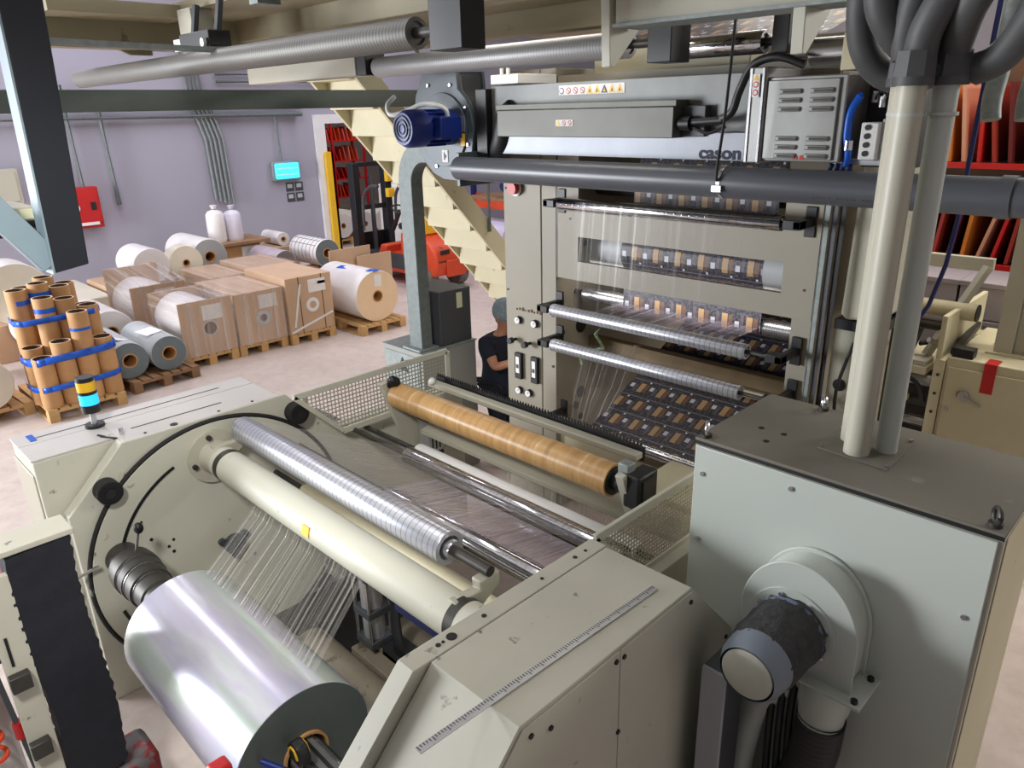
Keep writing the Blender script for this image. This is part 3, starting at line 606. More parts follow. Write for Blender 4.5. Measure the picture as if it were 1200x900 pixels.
# bellows column at lower left
t = thing('bellows_column', 'upright column covered by black pleated bellows at the left edge', 'lift column', (-3.1, .43, 0))
b = MB(); n = 21; vs = []; fs = []; rb = random.Random(4)
for k in range(2*n+1):
    z0 = 1.50-k*.0275; o_ = .0032 if k % 2 else -.0012; dy = -.012*math.sin(k*.16)+rb.uniform(-.003, .003); dz = rb.uniform(-.006, .006); sl = .018 if k % 2 else .012
    vs += [(-3.13, .32-o_+dy, z0+dz-sl), (-2.992+o_, .32-o_+dy, z0+dz-sl), (-2.992+o_, .54+o_+dy, z0+dz+sl), (-3.13, .54+o_+dy, z0+dz+sl)]
for k in range(2*n):
    for j in range(4): fs.append((4*k+j, 4*k+(j+1) % 4, 4*k+4+(j+1) % 4, 4*k+4+j))
b.add(vs, fs+[(0, 1, 2, 3), tuple(8*n+j for j in (3, 2, 1, 0))]); b.build('bellows', BRUSHBELLOWS, t, ang=25)
MB().box(-3.14, -2.985, .20, .555, 1.50, 1.525).build('top_plate', CREAM_TOP, t, bevel=.004)
MB().box(-3.15, -3.01, .35, .52, 0, .4).build('base', DARK, t, bevel=.005)
MB().box(-3.02, -2.99, .22, .315, .1, 1.43).build('side_rail', CREAM_TOP, t, bevel=.003)
for z in (1.32, 1.05): MB().box(-2.989, -2.986, .245, .255, z, z+.13).build('rail_slot', BLACK, t)
for z in (.95, .62): MB().box(-2.99, -2.95, .22, .29, z, z+.07).build('clip', DARK, t, bevel=.004)
MB().box(-3.2, -2.97, .47, .66, .12, .33).build('red_shoe', mat('scuffed_red_shoe', (120, 34, 40), .5, 0, .2, 9, ((96, 92, 94), 10, .5)), t, bevel=.03)
t = thing('pneumatic_panel', 'valve panel with red hose fittings left of the black bellows', 'valve panel', (-3.3, .2, 0))
MB().box(-3.4, -3.34, -.1, .22, .1, 1.3).build('panel', COOL_PALE, t, bevel=.004)
MB().cyl((-3.2, .13, 1.02), (-3.2, .15, .86), .035).build('red_filter', RED, t); MB().cyl((-3.22, .13, 1.02), (-3.22, .14, 1.1), .028).build('filter_head', ALU, t); MB().box(-3.22, -3.12, .16, .24, 1.0, 1.06).build('bracket', DARK, t)
for k in range(4): MB().torus((-3.25, .12, .78-k*.09), (.15, .1, 1), .045, .010, 20, 6).build('coil_turn', ORANGE, t)
MB().cyl((-3.14, .22, .62), (-3.14, .22, .70), .022).build('red_plug', RED, t)
MB().bar((-3.18, .19, 1.1), (-3.1, .24, .3), .02, .02).build('cable_duct', DARKGREY, t)

# ------------------------------------------------------------ grey motor cabinet with blower and conduit risers
CX0, CX1, CYF, CYB, CZT = -1.312, -.306, 2.267, 2.86, 1.838
t = thing('motor_cabinet', 'tall grey green cabinet at the right with a dusty dark top', 'cabinet', (-.8, 2.5, 0))
MB().box(CX0, CX1, CYF+.004, CYB, 0, CZT-.012).build('body', CREAM_CLEAN, t, bevel=.004)
MB().box(CX0+.004, CX1-.012, CYF-.006, CYF+.004, .05, CZT-.03).build('front_panel', CABGREY, t, bevel=.003)
MB().box(CX0-.002, CX1+.002, CYF-.002, CYB+.002, CZT-.012, CZT).build('top_plate', CABTOP, t, bevel=.002)
MB().box(CX0, CX1, CYF-.001, CYF+.006, CZT-.026, CZT-.012).build('top_seal', BLACK, t)
MB().box(CX1, CX1+.004, CYF+.03, CYB-.02, .1, CZT-.03).build('side_panel', CREAM_YEL, t, bevel=.002)
for (x, y) in ((CX0+.03, CYF+.025), (CX1-.035, CYF+.03), (CX0+.24, CYB-.03)):
    k = MB().torus((x, y, CZT+.034), (.8, .5, 0), .024, .0075, 24, 8).build('lifting_eye', STEEL if x < -1 else DARK, t)
    MB().cyl((x, y, CZT), (x, y, CZT+.012), .02, n=16).build('eye_collar', DARK, k)
for (x, z) in ((-1.27, 1.70), (-.93, 1.76), (-.36, 1.53), (-1.27, 1.42)): MB().cyl((x, CYF-.006, z), (x, CYF-.012, z), .009, n=14).build('panel_screw', STEEL, t)
for (x, y) in ((-1.17, 2.5), (-1.10, 2.40), (-1.08, 2.50)): MB().cyl((x, y, CZT), (x, y, CZT+.002), .011, n=12).build('hole', BLACK, t)
MB().prism([(-.94, 2.466), (-.69, 2.448), (-.70, 2.745), (-.945, 2.68)], 'z', CZT, CZT+.005).build('gland_plate', CABTOP, t, bevel=.001)
for (x, y) in ((-.93, 2.48), (-.70, 2.46), (-.71, 2.73), (-.935, 2.67)): MB().cyl((x, y, CZT+.005), (x, y, CZT+.014), .008, n=6).build('plate_screw', STEEL, t)
BCx, BCz = -.815, 1.325
t = thing('conduit_riser', 'two front cream pipes and a rear one rising from the cabinet top', 'pipes', (-.8, 2.55, CZT))
t['label'] = 'bundle of three cream conduit pipes rising from the grey cabinet top'
RS = [(-.872, 2.615), (-.822, 2.515), (-.752, 2.60)]
for i, (x, y) in enumerate(RS):
    k = MB().cyl((x, y, CZT+.004), (x, y, 3.045), .043 if i < 2 else .036, n=28).build('pipe', CREAM_CLEAN if i < 2 else CABGREY, t)
    MB().cyl((x, y, 3.04), (x, y, 3.065), .058, n=28).cyl((x, y, 3.065), (x, y, 3.135), .06, .056, n=8).build('hose_gland', HOSE, k)
    MB().ring((x, y, 2.955), (x, y, 2.965), .0445, .04).build('seam_ring', CABGREY, k)
MB().box(-.88, -.74, 2.545, 2.575, 3.05, 3.10).build('clamp', HOSE, t, bevel=.01)
HS = [([(-.865, 2.58, 3.12), (-.87, 2.56, 3.2), (-.83, 2.54, 3.33), (-.72, 2.6, 3.42), (-.55, 2.9, 3.55)], 'grey corrugated hose arching from the first cream pipe'),
      ([(-.815, 2.52, 3.12), (-.80, 2.50, 3.19), (-.76, 2.50, 3.27), (-.735, 2.56, 3.26), (-.80, 2.70, 3.10), (-.95, 2.72, 3.07), (-1.03, 2.66, 3.16), (-1.04, 2.62, 3.34), (-1.0, 2.65, 3.5)], 'grey hose looping low to the left behind the cream pipes'),
      ([(-.752, 2.60, 3.12), (-.735, 2.57, 3.17), (-.70, 2.52, 3.25), (-.64, 2.49, 3.33), (-.56, 2.52, 3.34), (-.54, 2.55, 3.25), (-.62, 2.62, 3.12), (-.70, 2.64, 3.08)], 'thick grey hose making a loop at the top right corner'),
      ([(-.95, 2.55, 3.5), (-.955, 2.53, 3.30), (-.92, 2.56, 3.2), (-.88, 2.62, 3.14), (-.86, 2.64, 3.1)], 'grey hose hanging from the overhead beam down behind the cream pipes')]
for P, lab in HS: one('conduit_hose', MB().tube(P, .046, 16, 8), HOSE, lab, 'hose')
# blower on the cabinet face
by = CYF-.16
t = thing('cabinet_blower', 'cream scroll blower bolted to the grey cabinet front', 'blower', (BCx, CYF-.1, BCz))
def scroll(cx, cz, R, y0, y1, right):
    pts = [(cx+R*math.cos(math.radians(a)), cz+R*math.sin(math.radians(a))) for a in range(0, 261, 8)]
    return pts
# front plate: round at left/top, straight drop on the right to the outlet flange
def scr(s, dx=0, dz=0):
    c = [(.195, -.18), (.195, -.02)]+[(.0+.195*math.cos(math.radians(a))*1.0, -.02+.235*math.sin(math.radians(a))) for a in range(6, 180, 6)]+[(-.195, -.02), (-.185, -.09), (-.15, -.15), (-.09, -.18)]
    return [(BCx+dx+x*s, BCz+dz+z*s) for x, z in c]
MB().prism(scr(.95, .015, .03), 'y', CYF-.135, CYF-.012).build('scroll_housing', CABGREY, t, bevel=.006)
MB().prism(scr(1.02, .015, .03), 'y', CYF-.02, CYF-.008).build('rear_plate', CABGREY, t, bevel=.003)
MB().prism(scr(1.04, .015, .03), 'y', CYF-.147, CYF-.135).build('front_plate', CABGREY, t, bevel=.003)
MB().cyl((BCx, CYF-.147, BCz), (BCx, CYF-.153, BCz), .15, n=48).build('inlet_ring', CABGREY, t, bevel=.001)
for a in range(20, 380, 45): MB().cyl((BCx+.128*math.cos(math.radians(a)), CYF-.153, BCz+.128*math.sin(math.radians(a))), (BCx+.128*math.cos(math.radians(a)), CYF-.162, BCz+.128*math.sin(math.radians(a))), .008, n=10).build('screw', STEEL, t)
f = MB().box(BCx+.015, BCx+.265, CYF-.19, CYF-.005, BCz-.165, BCz-.153).build('outlet_flange', CABGREY, t, bevel=.002)
for (x, y) in ((.04, -.17), (.24, -.17), (.24, -.03)): MB().cyl((BCx+x, CYF+y, BCz-.153), (BCx+x, CYF+y, BCz-.140), .012, n=6).build('flange_bolt', BLACK, f)
MB().lathe((BCx+.13, CYF-.10, BCz-.165), (BCx+.12, CYF-.10, BCz-.40), [(0, .085), (.11, .085), (.13, .078), (.2, .075)], 32).build('outlet_spigot', CABGREY, t)
b = MB().lathe((BCx, CYF-.15, BCz), (BCx, CYF-.45, BCz), [(0, .001), (0, .122), (.04, .124), (.10, .118), (.16, .12), (.2, .114), (.23, .108), (.24, .001)], 36)
rnd = random.Random(3)
for v in b.v: v += Vector((rnd.uniform(-.006, .006), 0, rnd.uniform(-.006, .006)))
b.build('foam_motor_wrap', FUZZ, t)
MB().lathe((BCx, CYF-.37, BCz), (BCx, CYF-.46, BCz), [(0, .1), (.0, .112), (.05, .108), (.085, .092)], 36).build('fan_cowl', mat('blue_grey_cowl', (120, 130, 142), .5, 0, .06, 6), t)
MB().lathe((BCx, CYF-.44, BCz), (BCx, CYF-.468, BCz), [(0, .085), (.015, .085), (.024, .07), (.026, .001)], 36).build('cowl_cap', mat('dusty_white_cap', (200, 200, 186), .55, 0, .04, 6), t)
MB().torus((BCx, CYF-.17, BCz), (0, 1, 0), .113, .012, 30, 8).build('felt_collar', mat('blue_grey_felt', (104, 116, 138), .95, 0, .15, 30, bmp=.5), t)
one('exhaust_hose', MB().tube([(BCx+.125, CYF-.10, BCz-.33), (BCx+.11, CYF-.11, BCz-.55), (BCx+.02, CYF-.14, BCz-.9), (BCx-.05, CYF-.15, BCz-1.3)], .082, 24, 8), grooved('ribbed_black_hose', (52, 50, 52), .022, .6, 0, .6, .3, 2), 'black ribbed hose under the cream scroll blower', 'hose')
one('branch_pipe', MB().tube([(BCx+.02, CYF-.06, BCz-.22), (BCx-.02, CYF-.07, BCz-.30), (BCx-.10, CYF-.10, BCz-.42), (BCx-.14, CYF-.12, BCz-.7), (BCx-.14, CYF-.12, BCz-1.3)], .05, 18, 8), CABGREY, 'pale grey bent pipe behind the black ribbed hose', 'pipe')
t = thing('sheet_metal_post', 'pale grey upright channel between the foreground housing and the blower', 'post', (-.93, 1.75, 0))
MB().box(-1.015, -.925, 1.90, 1.915, 0, 1.185).build('face', mat('lilac_grey_paint', (170, 172, 178), .45, 0, .03, 3), t, bevel=.003)
MB().box(-1.015, -.925, 1.915, 2.04, 0, 1.185).build('channel', DARKGREY, t, bevel=.003)
for k in range(3): one('power_cable', MB().tube([(-.87+.035*k, CYF-.06, BCz-.1), (-.86+.035*k, CYF-.12, BCz-.4), (-.84+.04*k, CYF-.13, .4), (-.84+.04*k, CYF-.13, 0.02)], .014, 8, 5), [BLACK, NAVYSTEEL, BLACK][k], ['left', 'middle', 'right'][k]+' one of three dark cables hanging below the blower', 'cable')

# ------------------------------------------------------------ printing tower
TY0 = 3.9
t = thing('press_tower', 'tall cream printing tower with gauges and a slotted front plate', 'press', (-2.8, 4.7, 0))
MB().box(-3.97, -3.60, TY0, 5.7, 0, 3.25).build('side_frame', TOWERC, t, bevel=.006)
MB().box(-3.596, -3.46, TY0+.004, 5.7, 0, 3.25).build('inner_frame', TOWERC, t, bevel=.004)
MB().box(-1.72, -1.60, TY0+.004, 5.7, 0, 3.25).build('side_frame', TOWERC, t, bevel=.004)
MB().grid_holes('y', TY0-.01, TY0+.03, -3.43, -1.605, 1.885, 3.2, [(-3.25, -1.79, 2.015, 2.184), (-3.25, -1.81, 2.385, 2.82)]).build('front_plate', TOWERC, t)
MB().box(-3.455, -3.435, TY0, TY0+.02, 1.88, 3.2).build('plate_gap', DARK, t)
MB().box(-3.46, -1.72, 5.55, 5.6, 1.9, 3.2).build('rear_plate', CREAM_YEL, t)
MB().box(-3.46, -1.72, 4.28, 4.36, 1.26, 1.36).build('tan_cross_bar', TANBELT, t, bevel=.008)
MB().box(-3.46, -1.72, 4.26, 4.34, 1.20, 1.25).build('cross_bar', CREAM_YEL, t, bevel=.006)
MB().box(-3.46, -1.72, 3.95, 4.1, .55, .65).build('cross_bar', CREAM_YEL, t, bevel=.006)
for (y, z, r) in ((4.18, 1.466, .055), (3.97, 1.455, .022), (4.19, .925, .045), (4.13, .83, .028), (4.19, .72, .025), (4.6, 1.2, .05)):
    MB().cyl((-3.46, y, z), (-3.452, y, z), r, n=24).build('frame_hole', BLACK, t)
def gauge(x, z, r=.03):
    g = MB().cyl((x, TY0, z), (x, TY0-.028, z), r, n=28).build('pressure_gauge', BLACK, t)
    MB().cyl((x, TY0-.028, z), (x, TY0-.031, z), r*.86, n=28).build('gauge_face', PAPER, g); MB().bar((x, TY0-.032, z), (x+.4*r, TY0-.032, z+.5*r), .003, .003).build('needle', BLACK, g)
for (x, z) in ((-3.83, 1.50), (-3.66, 1.50), (-3.835, .93), (-3.73, .93)): gauge(x, z)
def knob(x, z, r=.024): MB().cyl((x, TY0, z), (x, TY0-.05, z), r*.5, n=14).cyl((x, TY0-.045, z), (x, TY0-.08, z), r, n=20).build('regulator_knob', BLACK, t)
for (x, z) in ((-3.87, 1.34), (-3.72, 1.335), (-3.85, .80), (-3.75, .80)): knob(x, z)
for x in (-3.83, -3.66):
    g = MB().box(x-.035, x+.035, TY0-.03, TY0, 1.03, 1.24).build('rocker_switch', BLACK, t, bevel=.004)
    MB().box(x-.018, x+.018, TY0-.034, TY0-.03, 1.08, 1.21).build('switch_face', PAPER, g); MB().box(x-.012, x+.012, TY0-.037, TY0-.033, 1.12, 1.15).build('indicator', DARKGREY, g)
tk = MB()
for k in range(9): tk.box(-3.86+.03*k, -3.845+.03*k+.004*(k % 3), TY0-.002, TY0, 1.575+.003*(k % 2), 1.59+.006*(k % 3))
tag(tk.build('handwriting', KRAFTIN, t), 'faded brown handwriting', kind='stuff')
MB().cyl((-3.83, TY0-.01, 2.475), (-3.83, TY0-.02, 2.475), .055, n=24).build('stop_button_plate', WHITE, t); MB().cyl((-3.83, TY0-.02, 2.475), (-3.83, TY0-.06, 2.475), .042, n=24).build('stop_button', RED, t)
MB().cyl((-3.945, TY0, 2.47), (-3.945, TY0-.006, 2.47), .008).cyl((-3.945, TY0, 1.72), (-3.945, TY0-.006, 1.72), .008).cyl((-3.945, TY0, .8), (-3.945, TY0-.006, .8), .008).build('frame_screw', DARK, t)
MB().cyl((-3.49, TY0, 1.59), (-3.49, TY0-.004, 1.59), .01).cyl((-3.49, TY0, 1.2), (-3.49, TY0-.004, 1.2), .01).cyl((-3.32, TY0-.01, 2.3), (-3.32, TY0-.014, 2.3), .007).cyl((-1.66, TY0-.01, 2.05), (-1.66, TY0-.014, 2.05), .007).build('frame_screw', DARK, t)
MB().box(-3.97, -1.60, 5.2, 5.7, 3.2, 3.42).box(-3.3, -2.2, 4.1, 4.3, 3.2, 3.36).build('upper_frame', CREAM_YEL, t, bevel=.006)
def troller(label, y, z, x0, x1, r, m, lb=True, rb=True, rbx=-1.665, arm=.14):
    t = thing('guide_roller', label, 'roller', ((x0+x1)/2, y, z), 'guide rollers on the tower front')
    MB().lathe((x0, y, z), (x1, y, z), [(0, .015), (0, r*.96), (.004, r), (x1-x0-.004, r), (x1-x0, r*.96), (x1-x0, r*.75), (x1-x0-.014, r*.72), (x1-x0-.014, .01)], 44).build('roller_shell', m, t)
    MB().cyl((x0-.1, y, z), (x0+.01, y, z), .012, n=14).build('shaft', DARK, t); MB().cyl((x1-.02, y, z), (rbx, y, z), .012, n=14).build('shaft', DARK, t)
    def br(x, s):
        MB().box(x-.03, x+.03, TY0-.02, TY0-.001, z-.08, z+.08).box(x-.02, x+.02, y-.035, TY0-.015, z-.022, z+.022).box(x-.02 if s > 0 else x-.075, x+.075 if s > 0 else x+.02, y-.035, y+.035, z-.024, z+.024).build('bearing_bracket', BLACK, t, bevel=.004)
    if lb: br(x0-.10, 1)
    if rb: br(rbx, -1)
    t.pop('group', None) if False else None
    return t
troller('topmost guide roller on the tower front, just under the grey pipe', 3.75, 2.415, -3.29, -1.755, .041, ROLLER_CHROME)
troller('second guide roller from the top on the tower front', 3.70, 1.705, -3.31, -1.86, .043, ROLLER)
troller('third guide roller from the top, at the height of the gauges', 3.70, 1.455, -3.31, -1.88, .043, ROLLER)
troller('lowest guide roller, at the foot of the sloping printed web', 3.72, .885, -3.27, -1.70, .04, ROLLER_CHROME)
def iroller(label, y, z, x0, x1, r, m):
    t = thing('guide_roller', label, 'roller', ((x0+x1)/2, y, z), 'inner rollers of the tower')
    MB().lathe((x0, y, z), (x1, y, z), [(0, .01), (0, r), (x1-x0, r), (x1-x0, .01)], 44).build('roller_shell', m, t)
    MB().cyl((-3.46, y, z), (x0+.01, y, z), .02, n=14).build('shaft', BLACK, t); MB().cyl((x1-.01, y, z), (-1.72, y, z), .02, n=14).build('shaft', BLACK, t); return t
iroller('big pale drum inside the wide slot of the tower plate', 4.16, 2.09, -3.27, -1.755, .15, mat('pale_drum', (176, 178, 180), .5, 0, .04, 4))
iroller('grey roller just below the tower front plate, carrying printed web', 4.12, 1.735, -3.36, -1.75, .055, ROLLER_FINE)
iroller('upper inner roller behind the top opening of the tower plate', 4.2, 2.52, -3.3, -1.76, .09, DARK)
for o in bpy.data.objects:
    if o.get('group') in ('guide rollers on the tower front', 'inner rollers of the tower'): pass
# printed web through the tower
PX0, PX1 = -2.98, -1.97
def web(lab, A, x0=PX0, x1=PX1, m=PRINT, nm='printed_web', nx=1): return one(nm, MB().sheet([(x0, *p) for p in A], [(x1, *p) for p in A], nx=nx), m, lab, 'film', shade=False)
web('printed film web wrapped round the drum in the wide tower slot', [(4.16+.152*math.cos(math.radians(a)), 2.09+.152*math.sin(math.radians(a))) for a in range(90, 265, 12)])
web('printed film web hanging just below the tower front plate', [(4.06, 1.98), (4.055, 1.74), (4.06, 1.70), (4.2, 1.66), (5.3, 1.72)])
web('long printed film web sloping up from the lowest tower roller', [(3.70, .845), (3.685, .88), (3.70, .915), (4.27, 1.165), (5.45, 1.70)], -2.98, -1.74)
web('printed film web behind the top opening of the tower plate', [(4.10, 2.40), (4.10, 2.52), (4.14, 2.6), (4.2, 2.85)], -2.95, -1.95)
one('film_web', MB().sheet([(-3.12, 3.71, 2.44), (-3.14, 3.66, 1.71)], [(-1.95, 3.71, 2.44), (-1.95, 3.66, 1.71)], nx=3), FILM3, 'nearly invisible clear film hanging between the two upper tower rollers', 'film', shade=False)
one('film_web', MB().sheet([(-3.0, 3.72, 1.74), (-3.0, 4.07, 1.74)], [(-1.98, 3.72, 1.74), (-1.98, 4.07, 1.74)], nx=2), IRID, 'mauve film between the second tower roller and the printed web', 'film', shade=False)
one('film_web', MB().sheet([(-3.2, 3.9, 1.42), (-3.25, 3.85, 1.1), (-3.2, 3.76, .9)], [(-2.85, 4.1, 1.45), (-2.9, 4.0, 1.15), (-2.92, 3.8, .92)], nx=3), FILM2, 'crumpled clear film trailing left of the sloping printed web', 'film', shade=False)
pipe([(-3.05, 3.98, 1.62), (-3.15, 3.97, 1.5), (-3.1, 4.0, 1.4), (-3.3, 3.98, 1.32), (-3.28, 3.99, 1.24)], .012, 'tied_cord', 'green and white cord tied inside the tower left of the web', 'cord', m=mat('green_white_cord', (140, 170, 130), .7, 0, .3, 40))
# conduits and covers right of the tower
for k in range(3):
    pipe([(-1.572+.032*k, 3.865+.02*k, 3.1), (-1.585+.032*k, 3.865+.02*k, .0)], .014, 'tower_conduit', ['left dark', 'middle pale', 'right dark'][k]+' conduit running down the right edge of the tower', 'conduit', m=[GALV, PVC, BLACK][k])
t = thing('drive_cover', 'large pale drive cover right of the tower conduits', 'cover', (-1.42, 4.2, 2.4))
MB().prism([(-1.47, 2.9), (-1.49, 1.93), (-1.46, 1.90), (-1.28, 1.92), (-1.25, 2.9)], 'y', 3.98, 4.5).build('cover_shell', CREAM_CLEAN, t, bevel=.02)
MB().box(-1.52, -1.28, 4.0, 4.5, 1.84, 1.895).build('black_base', BLACK, t)
t = thing('gear_guard', 'cream side guard with a round hole below the drive cover', 'guard', (-1.45, 4.1, 0))
MB().box(-1.525, -1.38, 4.02, 4.06, .0, 1.84).build('guard_plate', CREAM_CLEAN, t, bevel=.004)
MB().cyl((-1.455, 4.02, 1.52), (-1.455, 4.012, 1.52), .035, n=24).build('guard_hole', BLACK, t)
MB().tube([(-1.40, 4.0, 1.78), (-1.45, 3.97, 1.5), (-1.43, 3.98, 1.2)], .01, 8, 5).build('cable', BLACK, t)

# ------------------------------------------------------------ grey extraction pipe and big blower
t = thing('extraction_pipe', 'long grey plastic pipe crossing in front of the tower', 'pipe', (-2, 3.35, 2.65))
MB().cyl((-3.82, 3.35, 2.648), (1.6, 3.35, 2.648), .074, n=48).build('pipe', PVC, t)
for x in (-.72, -.60): MB().ring((x, 3.35, 2.648), (x+.05, 3.35, 2.648), .081, .07, 48).build('coupling_ring', PVC, t)
MB().ring((-1.885, 3.35, 2.648), (-1.865, 3.35, 2.648), .077, .07, 40).box(-1.90, -1.85, 3.262, 3.282, 2.61, 2.64).build('pipe_clamp', STEEL, t)
tk = MB()
for k in range(22):
    if k % 6 != 5: x = -1.42+k*.018; tk.box(x, x+.011, 3.35-.0745*math.cos(.5)-.0006, 3.35-.0745*math.cos(.5)+.001, 2.648-.0745*math.sin(.5)-.004, 2.648-.0745*math.sin(.5)+.005)
tag(tk.build('printed_marking', NAVYSTEEL, t), 'small dark printed marking', kind='stuff')
one('suspension_wire', MB().tube([(-1.83, 3.26, 3.5), (-1.85, 3.26, 3.0), (-1.875, 3.262, 2.73), (-1.875, 3.266, 2.66)], .007, 8, 5), BLACK, 'thin dark cord hanging down to the clamp on the grey pipe', 'cord')
BX, BY, BZ = -4.0, 3.5, 2.90
def sxz(px):  # outline of the blower scroll measured in its own plane
    return px
out = [(-4.317, 3.26), (-3.981, 3.25), (-3.971, 3.14), (-3.90, 3.08), (-3.855, 3.0), (-3.83, 2.894), (-3.84, 2.80), (-3.855, 2.731), (-3.838, 2.70), (-3.838, 2.543), (-4.159, 2.55), (-4.27, 2.59), (-4.36, 2.665), (-4.425, 2.77), (-4.455, 2.87), (-4.45, 2.98), (-4.418, 3.11)]
t = thing('extraction_blower', 'slate grey scroll blower with a bright blue motor', 'blower', (BX, BY, BZ))
MB().prism(out, 'y', 3.5, 3.53).build('front_plate', SLATE, t, bevel=.004)
MB().cyl((-4.13, 3.499, 2.88), (-4.13, 3.485, 2.88), .24, n=56).build('inlet_plate', SLATE, t, bevel=.002)
inn = [(-4.13+(x+4.13)*.97, 2.88+(z-2.88)*.97) for x, z in out]
MB().prism(inn, 'y', 3.53, 3.74).build('scroll_casing', DARKGREY, t, bevel=.02)
MB().prism(out, 'y', 3.74, 3.76).build('rear_plate', SLATE, t, bevel=.004)
MB().box(-3.845, -3.815, 3.35, 3.78, 2.53, 2.745).build('outlet_flange', SLATE, t, bevel=.003)
for (x, z) in ((-4.27, 3.17), (-4.04, 3.165), (-3.895, 3.02), (-3.885, 2.79), (-4.02, 2.63), (-4.22, 2.64)): MB().cyl((x, 3.5, z), (x, 3.488, z), .012, n=8).build('bolt', STEEL, t)
m = MB().lathe((-4.05, 3.49, 2.90), (-4.05, 3.08, 2.90), [(0, .001), (0, .115), (.06, .115), (.07, .105), (.24, .105), (.25, .118), (.37, .118), (.405, .10), (.41, .001)], 36).build('motor', MOTORBLUE, t)
for k in range(14):
    a = 2*PI*k/14; MB().bar((-4.05+.11*math.cos(a), 3.42, 2.90+.11*math.sin(a)), (-4.05+.11*math.cos(a), 3.25, 2.90+.11*math.sin(a)), .004, .018, (math.cos(a), 0, math.sin(a))).build('cooling_fin', MOTORBLUE, m)
for r in (.03, .055, .08): MB().torus((-4.05, 3.078, 2.90), (0, 1, 0), r, .004, 28, 6).build('fan_grille', BLACK, m)
MB().box(-3.955, -3.875, 3.26, 3.44, 2.83, 2.97).build('terminal_box', MOTORBLUE, m, bevel=.008)
MB().box(-3.945, -3.895, 3.48, 3.486, 2.87, 2.97).build('rating_plate', ALU, t); MB().box(-3.94, -3.90, 3.48, 3.486, 2.78, 2.86).build('warning_sticker', YELLOW, t); 
k = MB().box(-4.14, -4.08, 3.48, 3.486, 2.67, 2.75).build('data_label', PAPER, t); MB().box(-4.12, -4.11, 3.477, 3.48, 2.685, 2.735).box(-4.105, -4.095, 3.477, 3.48, 2.70, 2.72).build('label_print', BLACK, k)
one('motor_cable', MB().tube([(-3.92, 3.36, 2.965), (-3.93, 3.34, 3.02), (-4.05, 3.28, 3.05), (-4.18, 3.2, 3.0), (-4.27, 3.16, 2.99), (-4.32, 3.18, 3.05), (-4.33, 3.25, 3.10)], .016, 10, 6), WHITE, 'white cable curling over the blue blower motor', 'cable')
one('flexible_duct', MB().tube([(-3.72, 3.62, 2.70), (-3.66, 3.58, 2.74), (-3.6, 3.55, 2.82), (-3.56, 3.55, 2.95), (-3.5, 3.56, 3.0)], .075, 20, 8), grooved('ribbed_black_duct', (34, 34, 36), .02, .5, 0, 1.8, .25, 2), 'black ribbed duct between the blower and the stainless treater', 'duct')
t = thing('galvanised_duct', 'galvanised steel column bending towards the blower at its top', 'duct', (-4.62, 3.6, 1.17))
def rect_tube(P, w, d):
    b = MB()
    for i in range(len(P)-1): b.bar(P[i], P[i+1], w, d, (0, 1, 0))
    return b
el = [(-4.62, 3.6, 1.175), (-4.62, 3.6, 2.48)]+[(-4.62+.19*(1-math.cos(a)), 3.6+.02*math.sin(a), 2.48+.19*math.sin(a)) for a in [PI/2*k/7 for k in range(1, 8)]]+[(-4.25, 3.62, 2.67)]
oc = lambda R: [(-4.50+.05-R*math.cos(a)+.0, 2.50+R*math.sin(a)) for a in [PI/2*k/8 for k in range(9)]]
MB().prism([(-4.76, 1.175), (-4.60, 1.175)]+oc(.15)+[(-4.25, 2.65), (-4.25, 2.81)]+list(reversed(oc(.31))), 'y', 3.55, 3.66).build('duct_body', COLUMN, t, bevel=.006)
MB().box(-4.80, -4.57, 3.5, 3.7, 1.172, 1.19).build('foot_plate', GALV, t, bevel=.003)

# ------------------------------------------------------------ corona treater above the tower
t = thing('corona_treater', 'long stainless treater box marked cason above the grey pipe', 'treater', (-2.7, 3.7, 2.74))
MB().prism([(3.55, 2.86), (3.55, 3.145), (3.92, 3.145), (3.92, 2.735), (3.58, 2.735)], 'x', -3.70, -1.84).build('main_housing', BRUSHED, t, bevel=.003)
MB().prism([(-3.52, 2.87), (-3.60, 2.735), (-3.46, 2.735), (-1.84, 2.735), (-1.84, 2.87)], 'y', 3.52, 3.552).build('lower_apron', APRON, t, bevel=.002)
MB().box(-3.52, -2.235, 3.42, 3.55, 2.845, 2.998).build('cover_box', TREATC, t, bevel=.004)
MB().box(-3.55, -2.235, 3.44, 3.56, 3.0, 3.03).build('cover_shelf', TREATC, t, bevel=.002)
MB().box(-2.236, -2.10, 3.50, 3.56, 2.85, 3.0).build('connector_plate', DARKGREY, t, bevel=.003)
MB().cyl((-2.22, 3.47, 2.915), (-2.16, 3.47, 2.915), .035).cyl((-2.16, 3.47, 2.92), (-1.98, 3.47, 2.93), .02).build('cable_gland', BLACK, t)
MB().tube([(-2.0, 3.47, 2.93), (-1.93, 3.46, 2.97), (-1.90, 3.46, 3.06), (-1.84, 3.46, 3.17), (-1.72, 3.46, 3.2), (-1.6, 3.48, 3.16)], .02, 10, 6).build('power_lead', BLACK, t)
MB().tube([(-2.15, 3.46, 2.90), (-2.05, 3.45, 2.87), (-1.96, 3.46, 2.9)], .009, 8, 5).build('thin_lead', BLACK, t)
e = MB().box(-1.845, -1.755, 3.44, 3.92, 2.735, 3.16).build('end_frame', LOUV, t, bevel=.006)
MB().box(-1.835, -1.825, 3.434, 3.44, 2.74, 3.155).box(-1.775, -1.765, 3.434, 3.44, 2.74, 3.155).build('frame_rib', STEEL, e)
l = MB().box(-1.755, -1.39, 3.46, 3.75, 2.745, 3.115).build('louvre_cabinet', LOUV, t, bevel=.006)
MB().box(-1.75, -1.42, 3.448, 3.46, 2.755, 3.10).build('louvre_door', LOUV, l, bevel=.004)
